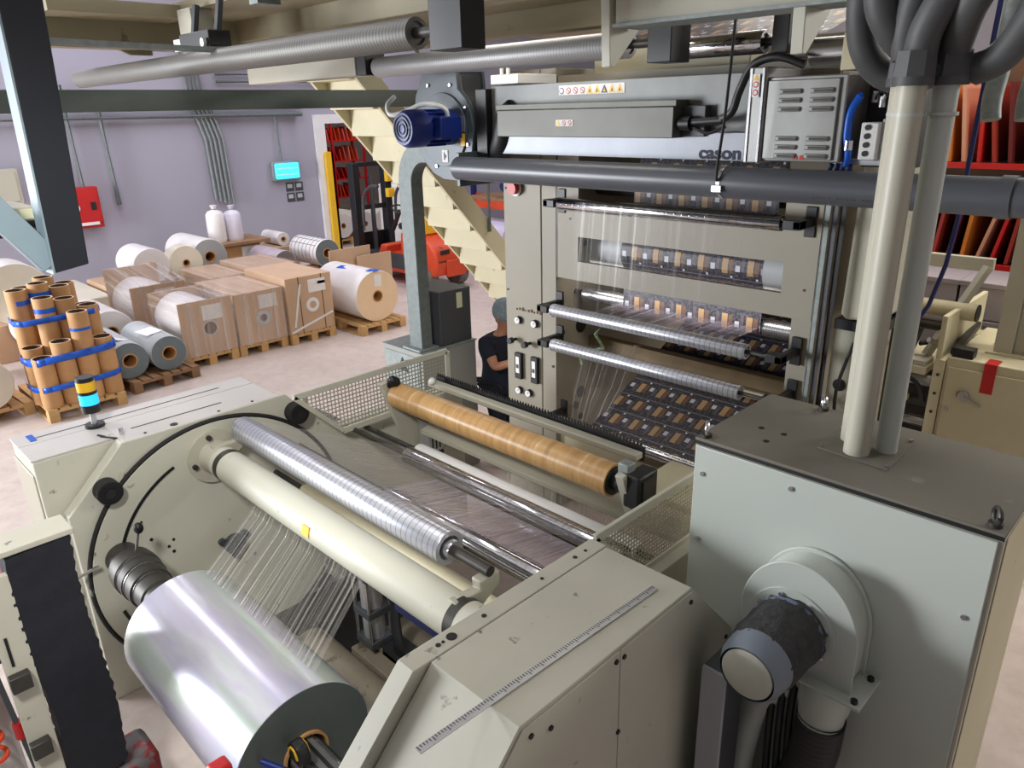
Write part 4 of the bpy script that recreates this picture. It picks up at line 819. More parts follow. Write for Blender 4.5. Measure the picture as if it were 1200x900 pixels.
for bx_ in (-1.69, -1.545):
    for bz in (3.05, 3.012, 2.974, 2.848, 2.81, 2.772):
        MB().box(bx_, bx_+.105, 3.440, 3.449, bz-.011, bz+.011).build('louvre', LOUV, l, bevel=.009); MB().box(bx_+.018, bx_+.102, 3.437, 3.442, bz-.006, bz+.005).build('louvre_slot', DARK, l)
MB().box(-3.80, -3.70, 3.5, 3.9, 2.73, 3.13).build('black_end_plate', BLACK, t, bevel=.004)
MB().box(-3.60, -3.36, 3.45, 3.8, 3.15, 3.205).build('top_bracket', WHITE, t, bevel=.004)
MB().torus((-3.47, 3.45, 3.24), (0, 1, .2), .028, .008, 16, 6, 0, PI).box(-3.505, -3.49, 3.44, 3.455, 3.2, 3.25).box(-3.45, -3.435, 3.44, 3.455, 3.2, 3.25).build('white_hook', WHITE, t)
# warning label row
lb = MB().box(-3.12, -2.64, 3.5475, 3.5502, 3.075, 3.128).build('warning_label_strip', PAPER, t)
for k in range(9):
    x = -3.098+k*.053
    if k < 4:
        MB().cyl((x, 3.5475, 3.098), (x, 3.546, 3.098), .018, n=20).build('round_symbol', MOTORBLUE if k == 0 else RED, lb); MB().cyl((x, 3.546, 3.098), (x, 3.545, 3.098), .013, n=20).build('symbol_field', PAPER, lb); MB().bar((x-.009, 3.5448, 3.107), (x+.009, 3.5448, 3.089), .004, .001, (0, 1, 0)).build('symbol_bar', BLACK if k else WHITE, lb)
    else:
        MB().prism([(x-.024, 3.08), (x+.024, 3.08), (x, 3.122)], 'y', 3.546, 3.5475).build('warning_triangle', YELLOW if k != 6 else BLACK, lb); MB().prism([(x-.006, 3.086), (x+.008, 3.086), (x+.001, 3.106)], 'y', 3.545, 3.546).build('triangle_symbol', BLACK if k != 6 else YELLOW, lb)
lb = MB().box(-3.03, -2.90, 3.417, 3.42, 2.905, 2.94).build('warning_label', PAPER, t)
for k in range(3):
    x = -3.01+k*.043
    if k == 0: MB().prism([(x-.016, 2.908), (x+.016, 2.908), (x, 2.936)], 'y', 3.4155, 3.417).build('warning_triangle', YELLOW, lb)
    else: MB().cyl((x, 3.417, 2.922), (x, 3.4155, 2.922), .015, n=18).build('round_symbol', RED, lb); MB().cyl((x, 3.4155, 2.922), (x, 3.4145, 2.922), .010, n=18).build('symbol_field', PAPER, lb); MB().bar((x-.007, 3.414, 2.929), (x+.007, 3.414, 2.915), .003, .001, (0, 1, 0)).build('symbol_bar', BLACK, lb)
lb = MB().box(-1.82, -1.785, 3.431, 3.434, 3.03, 3.13).build('warning_label', PAPER, t)
for k in range(2): MB().cyl((-1.8025, 3.431, 3.05+.035*k), (-1.8025, 3.4295, 3.05+.035*k), .014, n=18).build('round_symbol', RED, lb); MB().cyl((-1.8025, 3.4295, 3.05+.035*k), (-1.8025, 3.4285, 3.05+.035*k), .009, n=18).build('symbol_field', PAPER, lb)
MB().prism([(-1.817, 3.102), (-1.788, 3.102), (-1.8025, 3.127)], 'y', 3.4295, 3.431).build('warning_triangle', YELLOW, lb)
for k in range(2): MB().cyl((-1.585+.03*k, 3.447, 2.765), (-1.585+.03*k, 3.4455, 2.765), .011, n=16).build('round_symbol', RED, t)
def text(body, size, loc, m, name, parent, ext=.0015, off=0, rot=(PI/2, 0, 0), sx=1):
    c = bpy.data.curves.new(name, 'FONT'); c.resolution_u = 6; c.body = body; c.size = size; c.extrude = ext; c.offset = off; c.space_character = 1.02
    o = bpy.data.objects.new(name, c); COL.objects.link(o)
    bpy.context.view_layer.update(); me = bpy.data.meshes.new_from_object(o.evaluated_get(bpy.context.evaluated_depsgraph_get()))
    bpy.data.objects.remove(o); me.materials.clear(); me.materials.append(m)
    q = bpy.data.objects.new(name, me); COL.objects.link(q)
    me.transform(Matrix.Translation(loc) @ Matrix.Rotation(rot[2], 4, 'Z') @ Matrix.Rotation(rot[0], 4, 'X') @ Matrix.Diagonal((sx, 1, 1, 1)))
    adopt(q, parent); return q
text('cason', .084, (-2.135, 3.5185, 2.745), INKNAVY, 'lettering', t, .001, .003, sx=1.22)
# pneumatic block right of the treater
t = thing('valve_block', 'white pneumatic valve block with blue and red fittings beside the louvred box', 'valve block', (-1.27, 3.55, 2.75))
v = MB().box(-1.315, -1.24, 3.47, 3.6, 2.76, 2.915).build('white_block', WHITE, t, bevel=.006)
for k in range(4): MB().cyl((-1.285, 3.469, 2.895-.036*k), (-1.285, 3.464, 2.895-.036*k), .012, n=16).build('port', BLACK, v)
MB().box(-1.24, -1.16, 3.50, 3.62, 2.755, 2.93).build('grey_block', ALU, t, bevel=.006)
MB().box(-1.36, -1.12, 3.62, 3.9, 2.72, 3.16).build('dark_body', BLACK, t, bevel=.01)
for (x, z) in ((-1.31, 3.075), (-1.27, 3.055), (-1.25, 3.085)): MB().sphere((x, 3.56, z), .022, 12).build('red_fitting', RED, t)
for (x, z) in ((-1.27, 3.0), (-1.22, 2.99), (-1.30, 3.02)): MB().cyl((x, 3.55, z-.025), (x, 3.55, z+.02), .014, n=12).build('brass_fitting', ALU, t)
MB().tube([(-1.34, 3.5, 3.03), (-1.37, 3.48, 2.96), (-1.375, 3.48, 2.86), (-1.365, 3.49, 2.79), (-1.37, 3.5, 2.73)], .017, 10, 6).build('blue_tube', BLUE, t)
MB().cyl((-1.365, 3.485, 2.80), (-1.365, 3.485, 2.84), .02).build('tube_collar', STEEL, t)
for k in range(3): MB().tube([(-1.31+.03*k, 3.56, 2.99), (-1.26+.03*k, 3.5, 3.04), (-1.2, 3.52, 2.97-.02*k), (-1.23, 3.55, 2.92)], .005, 6, 5).build('thin_wire', [BLACK, WHITE, BLACK][k], t)
MB().box(-1.44, -1.15, 3.52, 3.62, 2.735, 2.755).build('mount_rail', ALU, t)
for k in range(4): MB().tube([(-1.43+.025*k, 3.5, 2.74), (-1.44+.03*k, 3.5, 2.70), (-1.40+.03*k, 3.52, 2.69)], .01, 8, 4).build('blue_hose', DEEPBLUE, t)

# ------------------------------------------------------------ overhead deck, beams and rollers
t = thing('overhead_deck', 'cream steel walkway deck overhead', 'deck', (-3, 4.5, 3.6))
MB().box(-7.2, -1.0, 2.35, 3.7, 3.66, 3.72).box(-5.45, -3.2, 3.7, 6.2, 3.66, 3.72).build('soffit_plate', DECKC, t)
MB().box(-2.05, .7, 2.68, 2.82, 3.315, 3.70).build('front_beam', CREAM_CLEAN, t, bevel=.004)
MB().box(-2.05, .7, 2.66, 2.84, 3.305, 3.318).build('beam_flange', GALV, t)
for x in (-2.10, -1.27): MB().prism([(2.66, 3.7), (2.9, 3.7), (2.9, 3.32), (2.72, 3.16), (2.69, 3.16)], 'x', x-.025, x+.02).build('gusset', CREAM, t, bevel=.003)
MB().box(-6.4, -2.1, 2.9, 3.05, 3.52, 3.67).build('deck_joist', DECKC, t, bevel=.006)
MB().box(-5.45, -3.2, 4.2, 4.35, 3.5, 3.67).build('deck_joist', DECKC, t, bevel=.006)
MB().box(-5.9, -5.75, 1.6, 3.7, 3.45, 3.68).build('deck_joist', DECKC, t, bevel=.006)
MB().prism([(1.5, 3.7), (2.3, 3.7), (2.3, 3.42), (2.15, 3.42)], 'x', -5.9, -5.86).build('gusset', DECKC, t)
MB().box(-7.0, -5.4, 1.55, 2.4, 3.62, 3.7).build('soffit_plate', DECKC, t)
MB().box(-5.35, -5.15, 2.3, 2.45, 3.38, 3.66).build('hanger_plate', CREAM_CLEAN, t, bevel=.005)
for x in (-5.05, -4.72): MB().bar((x, 2.3, 3.66), (x, 2.25, 3.44), .04, .03).build('hanger_bar', DARKGREY, t)
MB().box(-4.55, -4.45, 2.40, 2.55, 3.62, 3.65).build('lamp_plate', GALV, t)
t = thing('hanger_block', 'black clamp block hanging from two bars under the deck', 'clamp', (-4.9, 2.25, 3.4))
MB().box(-5.10, -4.68, 2.18, 2.32, 3.40, 3.49).build('clamp_body', BLACK, t, bevel=.006); MB().cyl((-4.72, 2.17, 3.42), (-4.72, 2.15, 3.42), .025).build('clamp_bolt', ALU, t); MB().box(-5.24, -5.11, 2.2, 2.3, 3.40, 3.47).build('clear_block', ALU, t)
roller('large spiral grooved roller overhead, running off to the left', 2.2, 3.317, -7.2, -2.74, .066, ROLLER_DULL, -7.25, -2.55, shaftr=.022)
one('roller_hanger', MB().box(-2.60, -2.40, 2.15, 2.28, 3.235, 3.70), BLACK, 'black hanging plate at the end of the large overhead roller', 'bracket', bevel=.004)
roller('pale overhead roller just above the slate blower', 3.2, 3.285, -4.42, -2.36, .063, ROLLER_MATTE, -4.56, -2.1, shaftr=.02)
one('roller_hanger', MB().box(-4.56, -4.45, 3.12, 3.28, 3.24, 3.385), BLACK, 'black block at the left end of the pale overhead roller', 'bracket', bevel=.004)
one('roller_hanger', MB().box(-2.20, -2.07, 3.12, 3.28, 3.19, 3.66), BLACK, 'black hanging plate right of the pale overhead roller', 'bracket', bevel=.004)
roller('short chromed overhead roller behind the black hanging plate', 3.6, 3.277, -2.36, -1.86, .053, ROLLER_CHROME, -2.45, -1.7, shaftr=.02)
one('roller_hanger', MB().box(-1.78, -1.70, 3.5, 3.7, 3.2, 3.66), BLACK, 'black plate at the right end of the short chromed roller', 'bracket', bevel=.004)
one('drum_end', MB().cyl((-1.62, 3.6, 3.215), (-1.45, 3.6, 3.215), .06, n=32), STEEL, 'short bright steel drum above the louvred box', 'drum')
one('cream_end_block', MB().box(-1.45, -1.38, 3.5, 3.7, 3.13, 3.28), CREAM_YEL, 'small tan end block right of the bright steel drum', 'block', bevel=.004)
one('outrigger_beam', MB().box(-6.1, -4.57, 3.12, 3.28, 3.24, 3.385), CREAM_CLEAN, 'cream box beam overhead ending at a black block', 'beam', bevel=.006)
web('printed film web climbing away behind the short chromed overhead roller', [(3.66, 3.30), (4.4, 3.52), (5.6, 3.85)], -2.9, -1.6)
web('printed film web crossing flat above the treater', [(4.0, 3.17), (4.45, 3.19), (5.2, 3.2)], -2.9, -1.9)
one('guard_rail', MB().box(-5.37, -5.27, -.3, 4.35, 3.045, 3.175), GREENBEAM, 'grey green steel beam crossing level at the upper left', 'beam', bevel=.004)
one('thin_rail', MB().bar((-4.6, .3, 3.40), (-4.6, 2.8, 3.36), .03, .03), GALV, 'thin grey rail above the grey green beam', 'rail')
one('wall_sleeve', MB().cyl((-10, 4.7, 3.82), (-10, 5.35, 3.82), .07), BLACK, 'black sleeve on a thin pipe above the grey green beam', 'sleeve')
one('sleeve_pipe', MB().cyl((-10, 2.0, 3.85), (-10, 5.8, 3.80), .03), GALV, 'thin bright pipe passing through the black sleeve', 'pipe')
# hanging dark post at the upper left
t = thing('hanging_post', 'dark steel post hanging at the upper left with a pale blue edge', 'post', (-3.56, .88, 2.43))
MB().prism([(.822, 2.405), (.955, 2.425), (1.03, 4.2), (.862, 4.2)], 'x', -3.62, -3.505).build('post_tube', NAVYSTEEL, t, bevel=.004)
MB().prism([(.814, 2.40), (.822, 2.40), (.862, 4.2), (.854, 4.2)], 'x', -3.62, -3.505).build('pale_face', PALEBLUE, t)
MB().bar((-3.57, .83, 2.44), (-3.57, .50, 2.94), .09, .10, (0, 0, 1)).build('brace', PALEBLUE, t, bevel=.004)
t = thing('display_unit', 'small cream and black unit mounted behind the hanging dark post', 'display', (-3.9, .75, 2.6))
MB().box(-4.1, -3.75, .62, .86, 2.60, 2.66).build('unit_body', CREAM_CLEAN, t, bevel=.006); MB().box(-4.12, -3.74, .60, .88, 2.54, 2.60).build('unit_base', BLACK, t, bevel=.004); MB().box(-3.752, -3.745, .80, .85, 2.61, 2.65).build('label', NOTE, t)
MB().bar((-3.95, .8, 2.57), (-3.6, .86, 2.55), .03, .03).build('mount', DARK, t)

# ------------------------------------------------------------ control cabinet, person, stair
t = thing('control_desk', 'low grey control cabinet carrying the dark equipment box and the galvanised column', 'cabinet', (-4.82, 4.0, 0))
MB().box(-5.06, -4.53, 3.49, 4.07, 0, 1.165).build('cabinet_body', mat('mid_grey_paint', (150, 150, 146), .45, 0, .05, 4), t, bevel=.006)
MB().box(-5.02, -4.57, 3.482, 3.49, .1, 1.13).build('front_door', GALV, t, bevel=.004)
MB().prism([(-4.86, .98), (-4.72, .98), (-4.79, 1.10)], 'y', 3.478, 3.482).build('warning_triangle', NAVYSTEEL, t)
MB().box(-5.07, -4.52, 3.485, 4.08, 1.165, 1.172).build('top_lip', GALV, t)
t = thing('equipment_box', 'dark grey equipment box with a pale note stuck on it, on the low grey cabinet', 'equipment box', (-4.78, 3.95, 1.172))
MB().box(-4.98, -4.56, 3.72, 4.06, 1.172, 1.63).build('case', DARKGREY, t, bevel=.008)
MB().box(-4.56, -4.555, 3.74, 4.04, 1.19, 1.61).build('side_cover', DARKGREY, t, bevel=.003)
MB().box(-4.95, -4.6, 3.735, 3.742, 1.2, 1.6).build('front_panel', BLACK, t, bevel=.003)
MB().box(-4.555, -4.552, 3.9, 3.96, 1.47, 1.60).build('sticky_note', NOTE, t)
for k in range(3): MB().box(-4.9, -4.84, 3.73, 3.735, 1.3+.1*k, 1.34+.1*k).build('white_label', PAPER, t)
def skin_mesh(name, pts, edges, mat_, parent, sub=2):
    me = bpy.data.meshes.new(name); me.from_pydata([p[0] for p in pts], edges, []); o = bpy.data.objects.new(name, me); COL.objects.link(o)
    md = o.modifiers.new('skin', 'SKIN'); md.use_smooth_shade = True
    sv = me.skin_vertices[0].data if me.skin_vertices else None
    if sv is None:
        bpy.context.view_layer.objects.active = o; o.select_set(True); bpy.ops.mesh.customdata_skin_add() ; sv = me.skin_vertices[0].data
    for i, p in enumerate(pts):
        r = p[1]; sv[i].radius = (r, r) if not isinstance(r, tuple) else r; sv[i].use_root = (i == 0)
    s = o.modifiers.new('sub', 'SUBSURF'); s.levels = sub; s.render_levels = sub
    me.materials.append(mat_)
    dg = bpy.context.evaluated_depsgraph_get(); ev = bpy.data.meshes.new_from_object(o.evaluated_get(dg)); bpy.data.objects.remove(o)
    ev.materials.clear(); ev.materials.append(mat_)
    for po in ev.polygons: po.use_smooth = True
    q = bpy.data.objects.new(name, ev); COL.objects.link(q)
    if parent is not None: adopt(q, parent)
    return q
def make_person():
    t = thing('person', 'person in a navy shirt and pale hairnet bending towards the tower', 'person', (-4.36, 4.25, 0))
    P = []; E = []
    def a(p, r, par=None):
        P.append((p, r)); 
        if par is not None: E.append((par, len(P)-1))
        return len(P)-1
    px, py = -4.46, 4.28
    pel = a((px, py, .80), (.11, .09)); bel = a((px+.0, py, .93), (.11, .09), pel); ch = a((px+.03, py, 1.10), (.15, .11), bel); nb = a((px+.06, py, 1.20), .075, ch); nk = a((px+.075, py, 1.26), .052, nb)
    hd = a((px+.085, py, 1.36), (.085, .095), nk); cr = a((px+.085, py, 1.43), (.08, .09), hd)
    for s in (-1, 1):
        sh = a((px+.03, py+s*.18, 1.14), .058, ch); el = a((px+.17, py+s*.22, .98), .043, sh); el2 = a((px+.20, py+s*.215, .98), .04, el); wr = a((px+.38, py+s*.16, 1.06), .027, el2); pm = a((px+.43, py+s*.14, 1.07), (.036, .018), wr)
        for k in range(4):
            y0 = py+s*.14+(-.027+.018*k); f1 = a((px+.475, y0, 1.078), .0085, pm); f2 = a((px+.505+.004*(k in (1, 2)), y0, 1.066), .008, f1); a((px+.52+.006*(k in (1, 2)), y0, 1.045), .007, f2)
        th = a((px+.44, py+s*.14-s*.03, 1.045), .0095, pm); a((px+.465, py+s*.14-s*.035, 1.03), .008, th)
    for s in (-1, 1):
        hp = a((px, py+s*.08, .72), .065, pel); kn = a((px+.07, py+s*.10, .44), .06, hp); an = a((px-.03, py+s*.10, .09), .042, kn); ft = a((px+.05, py+s*.10, .045), .04, an); a((px+.16, py+s*.11, .035), .03, ft)
    skin_mesh('body', P, E, SKIN, t)
    S1 = [((px, py, .62), (.20, .18)), ((px, py, .80), (.185, .165)), ((px, py, .93), (.16, .132)), ((px+.03, py, 1.10), (.178, .132)), ((px+.06, py, 1.185), .09)]; E1 = [(0, 1), (1, 2), (2, 3), (3, 4)]
    for s in (-1, 1):
        b = len(S1); S1 += [((px+.03, py+s*.185, 1.145), .075), ((px+.13, py+s*.22, 1.03), .066)]; E1 += [(3, b), (b, b+1)]
    skin_mesh('shirt', S1, E1, NAVYCLOTH, t)
    S2 = [((px, py, .80), (.155, .135))]; E2 = []
    for s in (-1, 1):
        b = len(S2); S2 += [((px, py+s*.09, .72), .108), ((px+.07, py+s*.10, .44), .078), ((px-.02, py+s*.10, .12), .066)]; E2 += [(0, b), (b, b+1), (b+1, b+2)]
    skin_mesh('trousers', S2, E2, NAVYCLOTH, t)
    MB().sphere((px+.08, py, 1.405), .112, 24, (1, .92, 1)).build('hairnet', HAIRNET, t)
    f = MB()
    f.sphere((px+.185, py, 1.33), .016, 10, (1.2, .8, 1.1)).build('nose', SKIN, t)
    for s in (-1, 1):
        MB().sphere((px+.165, py+s*.034, 1.362), .011, 10).build('eye', WHITE, t); MB().sphere((px+.08, py+s*.094, 1.345), .024, 10, (.7, .4, 1.2)).build('ear', SKIN, t)
        MB().box(px-.03, px+.19, py+s*.10-.04, py+s*.10+.04, 0, .075).build('shoe', BLACK, t, bevel=.02)
    MB().box(px+.166, px+.175, py-.022, py+.022, 1.292, 1.30).build('mouth', mat('lips', (150, 84, 78), .5), t)
make_person()
t = thing('stair', 'cream steel stair rising to the overhead deck beside the tower', 'stair', (-6.05, 5.0, 0))
d0, d1 = Vector((0, 6.75, .12)), Vector((0, 3.75, 3.42))
for x, nm in ((-5.70, 'stringer'), (-6.42, 'stringer')):
    MB().prism([(6.86, 0), (7.12, 0), (3.80, 3.655), (3.80, 3.37)], 'x', x-.02, x+.02).build(nm, CREAM_YEL, t, bevel=.004)
N = 14
for k in range(N):
    f = (k+.6)/N; y = 6.90-3.02*f; z = .05+3.34*f
    MB().box(-6.40, -5.72, y-.13, y+.12, z-.02, z+.01).build('tread', CREAM_YEL, t, bevel=.003)
    MB().bar((-6.06, y-.125, z), (-6.06, y-.13, z+.235), .68, .012, (0, 1, 0)).build('riser', CREAM_YEL, t)
MB().tube([(-5.66, 6.7, 1.1), (-5.66, 4.0, 4.1)], .022, 10).build('handrail', GALV, t)
for f in (.05, .5): MB().tube([(-5.66, 6.7-2.7*f, .32+3.0*f), (-5.66, 6.7-2.7*f, 1.08+3.0*f)], .018, 8).build('rail_post', GALV, t)

# ------------------------------------------------------------ pallets and goods
def pallet(lab, w, m, loc=(0, 0, 0), L=1.2):
    t = thing('pallet', lab, 'pallet', (0, 0, 0)); n = 7
    b = MB()
    for k in range(n): y = -w/2+(w-.09)*k/(n-1); b.box(-L/2, L/2, y, y+.09, .122, .144)
    b.build('deck_boards', m, t)
    for x in (-L/2, -.05, L/2-.1): MB().box(x, x+.1, -w/2, w/2, .10, .122).build('cross_board', m, t)
    for y in (-w/2, -.05, w/2-.1):
        MB().box(-L/2, L/2, y, y+.1, 0, .022).build('skid', m, t)
        for x in (-L/2, -.06, L/2-.12): MB().box(x, x+.12, y, y+.1, .022, .10).build('block', m, t)
    t.location = loc; return t
pA = pallet('wooden pallet under the brown cardboard cores', .78, WOOD, (-9.17, 2.03, 0))
clone(pA, (-9.62, 1.2, 0), .05, 'wooden pallet under the cream roll at the left edge')
pB = pallet('weathered dark wooden pallet under the two grey ended rolls', .80, WOODD, (-9.42, 2.93, 0)); pB.rotation_euler = (0, 0, .08)
clone(pA, (-9.34, 6.08, 0), 0, 'wooden pallet under the big white roll with a tan end')
pC = pallet('wooden pallet under the open cardboard crate with a dark core hole', .70, WOOD, (-9.78, 3.70, 0))
clone(pC, (-9.78, 4.42, 0), 0, 'wooden pallet under the middle cardboard box with a round core hole')
clone(pC, (-9.72, 5.15, 0), 0, 'wooden pallet under the tall strapped cardboard box')
clone(pC, (-11.05, 3.62, 0), 0, 'wooden pallet under the rearmost open cardboard crate')
clone(pC, (-11.15, 4.75, 0), 0, 'wooden pallet under the flat cardboard cartons')
clone(pA, (-10.65, 2.7, 0), 0, 'wooden pallet under the wrapped white rolls')
clone(pA, (-11.0, 6.6, 0), 0, 'wooden pallet under the printed dark roll')
def rollx(lab, x0, x1, y, z, R, body, end, r=.078, label=None, lm=None, name='film_roll', cat='film roll', group=None):
    t = thing(name, lab, cat, ((x0+x1)/2, y, z), group); L = x1-x0
    MB().lathe((x0, y, z), (x1, y, z), [(0, r+.008), (0, R-.006), (.006, R), (L-.006, R), (L, R-.006), (L, r+.008)], 48, mats=[1, 0, 0, 0, 1]).build('wound_film', [body, end], t)
    MB().ring((x0, y, z), (x1+.006, y, z), r+.009, r-.006, 32).build('core_tube', KRAFT, t)
    MB().cyl((x1-.25, y, z), (x1-.24, y, z), r-.006, n=24).build('core_shade', KRAFTIN, t)
    return t
# pallet-top
t = rollx('cream roll end cut by the left picture edge', -10.0, -9.02, 1.22, .42, .275, CREAMFILM, CREAMFILM)
t = rollx('left of the two grey ended rolls lying on the weathered pallet', -9.95, -8.95, 2.64, .365, .215, GREYFILM, ENDDARK)
MB().bar((-9.3, 2.60, .585), (-9.1, 2.66, .582), .12, .004, (0, .2, 1)).build('paper_label', PAPER, t)
t = rollx('right of the two grey ended rolls lying on the weathered pallet', -9.95, -8.92, 3.08, .36, .21, GREYFILM, ENDDARK)
MB().bar((-9.45, 3.0, .572), (-9.15, 3.04, .572), .2, .004, (0, -.1, 1)).build('paper_label', PAPER, t)
rollx('nearer of the wrapped white rolls behind the grey ended rolls', -11.1, -10.1, 2.84, .44, .285, OFFWHITE, OFFWHITE)
rollx('farther of the wrapped white rolls, against the tall cores', -11.3, -10.5, 2.27, .46, .30, OFFWHITE, OFFWHITE)
rollx('white wrapped roll half hidden behind the tallest cores and the hanging post', -11.8, -11.2, 2.15, .9, .40, OFFWHITE, CREAMFILM)
one('flat_carton', MB().box(-12.2, -11.35, 1.7, 2.65, 0, .5), CARD, 'low cardboard carton behind the tall cores carrying a white roll', 'carton', bevel=.01)
one('beige_slab', MB().box(-13.6, -11.9, 2.72, 3.45, .144, .55), CREAMFILM, 'flat beige pack on the floor against the wall behind the white rolls', 'pack', bevel=.02)
one('blue_wrapped_pack', MB().box(-11.0, -10.3, .9, 1.62, 0, 1.28), CARD, 'tall carton stack with blue tape at the left edge', 'carton', bevel=.02)
one('blue_bag', MB().sphere((-10.6, 1.5, 1.36), .2, 20, (1.2, 1.1, .45)), BLUE, 'crumpled blue bag on top of the carton stack at the left edge', 'bag')
# boxed rolls
def crate(lab, x0, x1, y0, y1, z1, zb=None, hole=True):
    zb = z1 if zb is None else zb
    t = thing('boxed_roll', lab, 'crated roll', ((x0+x1)/2, (y0+y1)/2, .144)); yc = (y0+y1)/2; zc = .144+(z1-.144)*.48; R = min((y1-y0)/2, (z1-.144)/2)*.93
    f = MB().box(x1-.02, x1, y0, y1, .146, z1).build('front_board', CARD, t, bevel=.003)
    MB().box(x0, x0+.02, y0, y1, .146, zb).build('back_board', CARD, t, bevel=.003)
    MB().lathe((x0+.03, yc, zc+.02), (x1-.03, yc, zc+.02), [(0, .09), (0, R), (x1-x0-.06, R), (x1-x0-.06, .09)], 40).build('wound_film', OFFWHITE, t)
    h = MB().cyl((x1, yc+.02, zc), (x1+.004, yc+.02, zc), .082, n=28).build('core_hole', KRAFTIN, f); MB().ring((x1, yc+.02, zc), (x1+.006, yc+.02, zc), .1, .082).build('core_rim', GREYFILM, f)
    MB().box(x1, x1+.004, y0+.42*(y1-y0), y0+.80*(y1-y0), z1-.26, z1-.07).build('paper_sheet', PAPER, f)
    e = .012
    w = MB().add([(x1+e, y0-e, .15), (x1+e, y1+e, .15), (x1+e, y1+e, z1+e), (x1+e, y0-e, z1+e), (x0-e, y0-e, .15), (x0-e, y1+e, .15), (x0-e, y1+e, zb+e), (x0-e, y0-e, zb+e)],
        [(0, 1, 2, 3), (0, 3, 7, 4), (3, 2, 6, 7), (1, 5, 6, 2)], [[(0, 0), (.8, 0), (.8, .7), (0, .7)]]*4)
    w.build('stretch_wrap', WRAP, t, shade=False); return t
crate('open cardboard crate in stretch wrap with a dark core hole, nearest the cores', -10.12, -9.18, 3.36, 4.05, .85)
crate('rearmost open cardboard crate showing a pale roll between two boards', -11.5, -10.52, 3.28, 4.02, .87, 1.0)
def cbox(lab, x0, x1, y0, y1, z0, z1, ring=0, strap=False):
    t = thing('cardboard_box', lab, 'cardboard box', ((x0+x1)/2, (y0+y1)/2, z0)); 
    b = MB().box(x0, x1, y0, y1, z0+.002, z1).build('box_body', CARD, t, bevel=.008); yc, zc = (y0+y1)/2, (z0+z1)/2
    if ring:
        MB().ring((x1, yc+.03, zc-.02), (x1+.006, yc+.03, zc-.02), .10, .05).build('core_ring', GREYFILM if ring == 1 else WHITE, t); MB().cyl((x1, yc+.03, zc-.02), (x1+.004, yc+.03, zc-.02), .05).build('core_hole', KRAFTIN if ring == 1 else CARD, t)
        MB().box(x1, x1+.004, y0+.48*(y1-y0), y0+.86*(y1-y0), z1-.24, z1-.06).build('paper_sheet', PAPER, t)
    if strap:
        for f in (.28, .78): MB().box(x1, x1+.003, y0+f*(y1-y0)-.006, y0+f*(y1-y0)+.006, z0, z1).build('box_seam', KRAFTIN, t)
        MB().bar((x1+.004, y0+.02, z0+.03), (x1+.004, y1-.02, z0+.22), .03, .003, (1, 0, 0)).bar((x1+.004, y0+.08, z0+.1), (x1+.004, y0+.22, z1-.1), .03, .003, (1, 0, 0)).build('tape_strip', WHITE, t)
        MB().box(x1, x1+.004, y1-.22, y1-.1, z1-.14, z1-.1).build('white_label', PAPER, t)
    else:
        e = .01
        MB().add([(x1+e, y0-e, z0), (x1+e, y1+e, z0), (x1+e, y1+e, z1+e), (x1+e, y0-e, z1+e), (x0-e, y0-e, z0), (x0-e, y1+e, z0), (x0-e, y1+e, z1+e), (x0-e, y0-e, z1+e)], [(0, 1, 2, 3), (0, 3, 7, 4), (3, 2, 6, 7)], [[(0, 0), (.8, 0), (.8, .7), (0, .7)]]*3).build('stretch_wrap', WRAP, t, shade=False)
    return t
cbox('middle wrapped cardboard box with a dark round core hole and white sheet', -10.35, -9.16, 4.075, 4.76, .144, .84, 1)
cbox('tall strapped cardboard box with a pale ring, next to the big white roll', -10.28, -9.12, 4.79, 5.50, .144, .93, 2, True)
cbox('flat wrapped carton on the second row behind the middle cardboard box', -11.7, -10.6, 4.42, 5.0, .144, .80)
cbox('flat carton on the second row behind the tall strapped box', -11.6, -10.5, 5.03, 5.75, .0, .86)
rollx('big white roll with a tan end on its own pallet', -9.95, -8.82, 6.06, .515, .37, OFFWHITE, mat('tan_roll_end', (236, 206, 170), .6, 0, .03, 6))
o = bpy.data.objects['film_roll']
t = [x for x in bpy.data.objects if x.get('label') == 'big white roll with a tan end on its own pallet'][0]
MB().box(-8.82, -8.814, 6.02, 6.14, .66, .83).build('roll_label', PAPER, t); MB().bar((-9.6, 5.95, .87), (-9.4, 5.98, .87), .1, .005, (0, -.2, 1)).build('tape_strip', BLUE, t); MB().bar((-8.95, 6.02, .886), (-8.815, 6.1, .882), .14, .006, (0, 0, 1)).build('tape_strip', BLUE, t)
one('cardboard_sheet', MB().box(-10.10, -10.08, 6.10, 6.86, .02, 1.02), CARD, 'left of the two upright cardboard sheets behind the big white roll', 'cardboard sheet')
one('cardboard_sheet', MB().box(-10.02, -10.0, 6.55, 7.20, .0, .88), CARD, 'right, lower one of the two upright cardboard sheets behind the big white roll', 'cardboard sheet')
one('goods_plinth', MB().box(-13.2, -11.75, 3.5, 5.18, 0, .6), CARD, 'cardboard base layer under the white rolls by the wall', 'carton', bevel=.02)
rollx('white roll with a spiral end, left of the big grey ended roll', -12.5, -11.75, 4.05, .90, .27, OFFWHITE, OFFWHITE, .06)
rollx('narrow white roll with a blue mark in front of the big grey ended roll', -12.05, -11.78, 4.58, .87, .265, CREAMFILM, CREAMFILM, .05)
rollx('big grey ended roll by the wall', -13.0, -11.9, 5.02, .885, .285, OFFWHITE, mat('grey_roll_end', (165, 168, 168), .6, 0, .04, 6), .085)
t = rollx('printed roll with a dark end near the doorway', -11.9, -11.05, 6.66, .80, .235, OFFWHITE, ENDDARK, .08)
for k in range(7): MB().ring((-11.85+k*.12, 6.66, .80), (-11.84+k*.12, 6.66, .80), .2365, .23, 40).build('printed_line', DARKGREY, t)
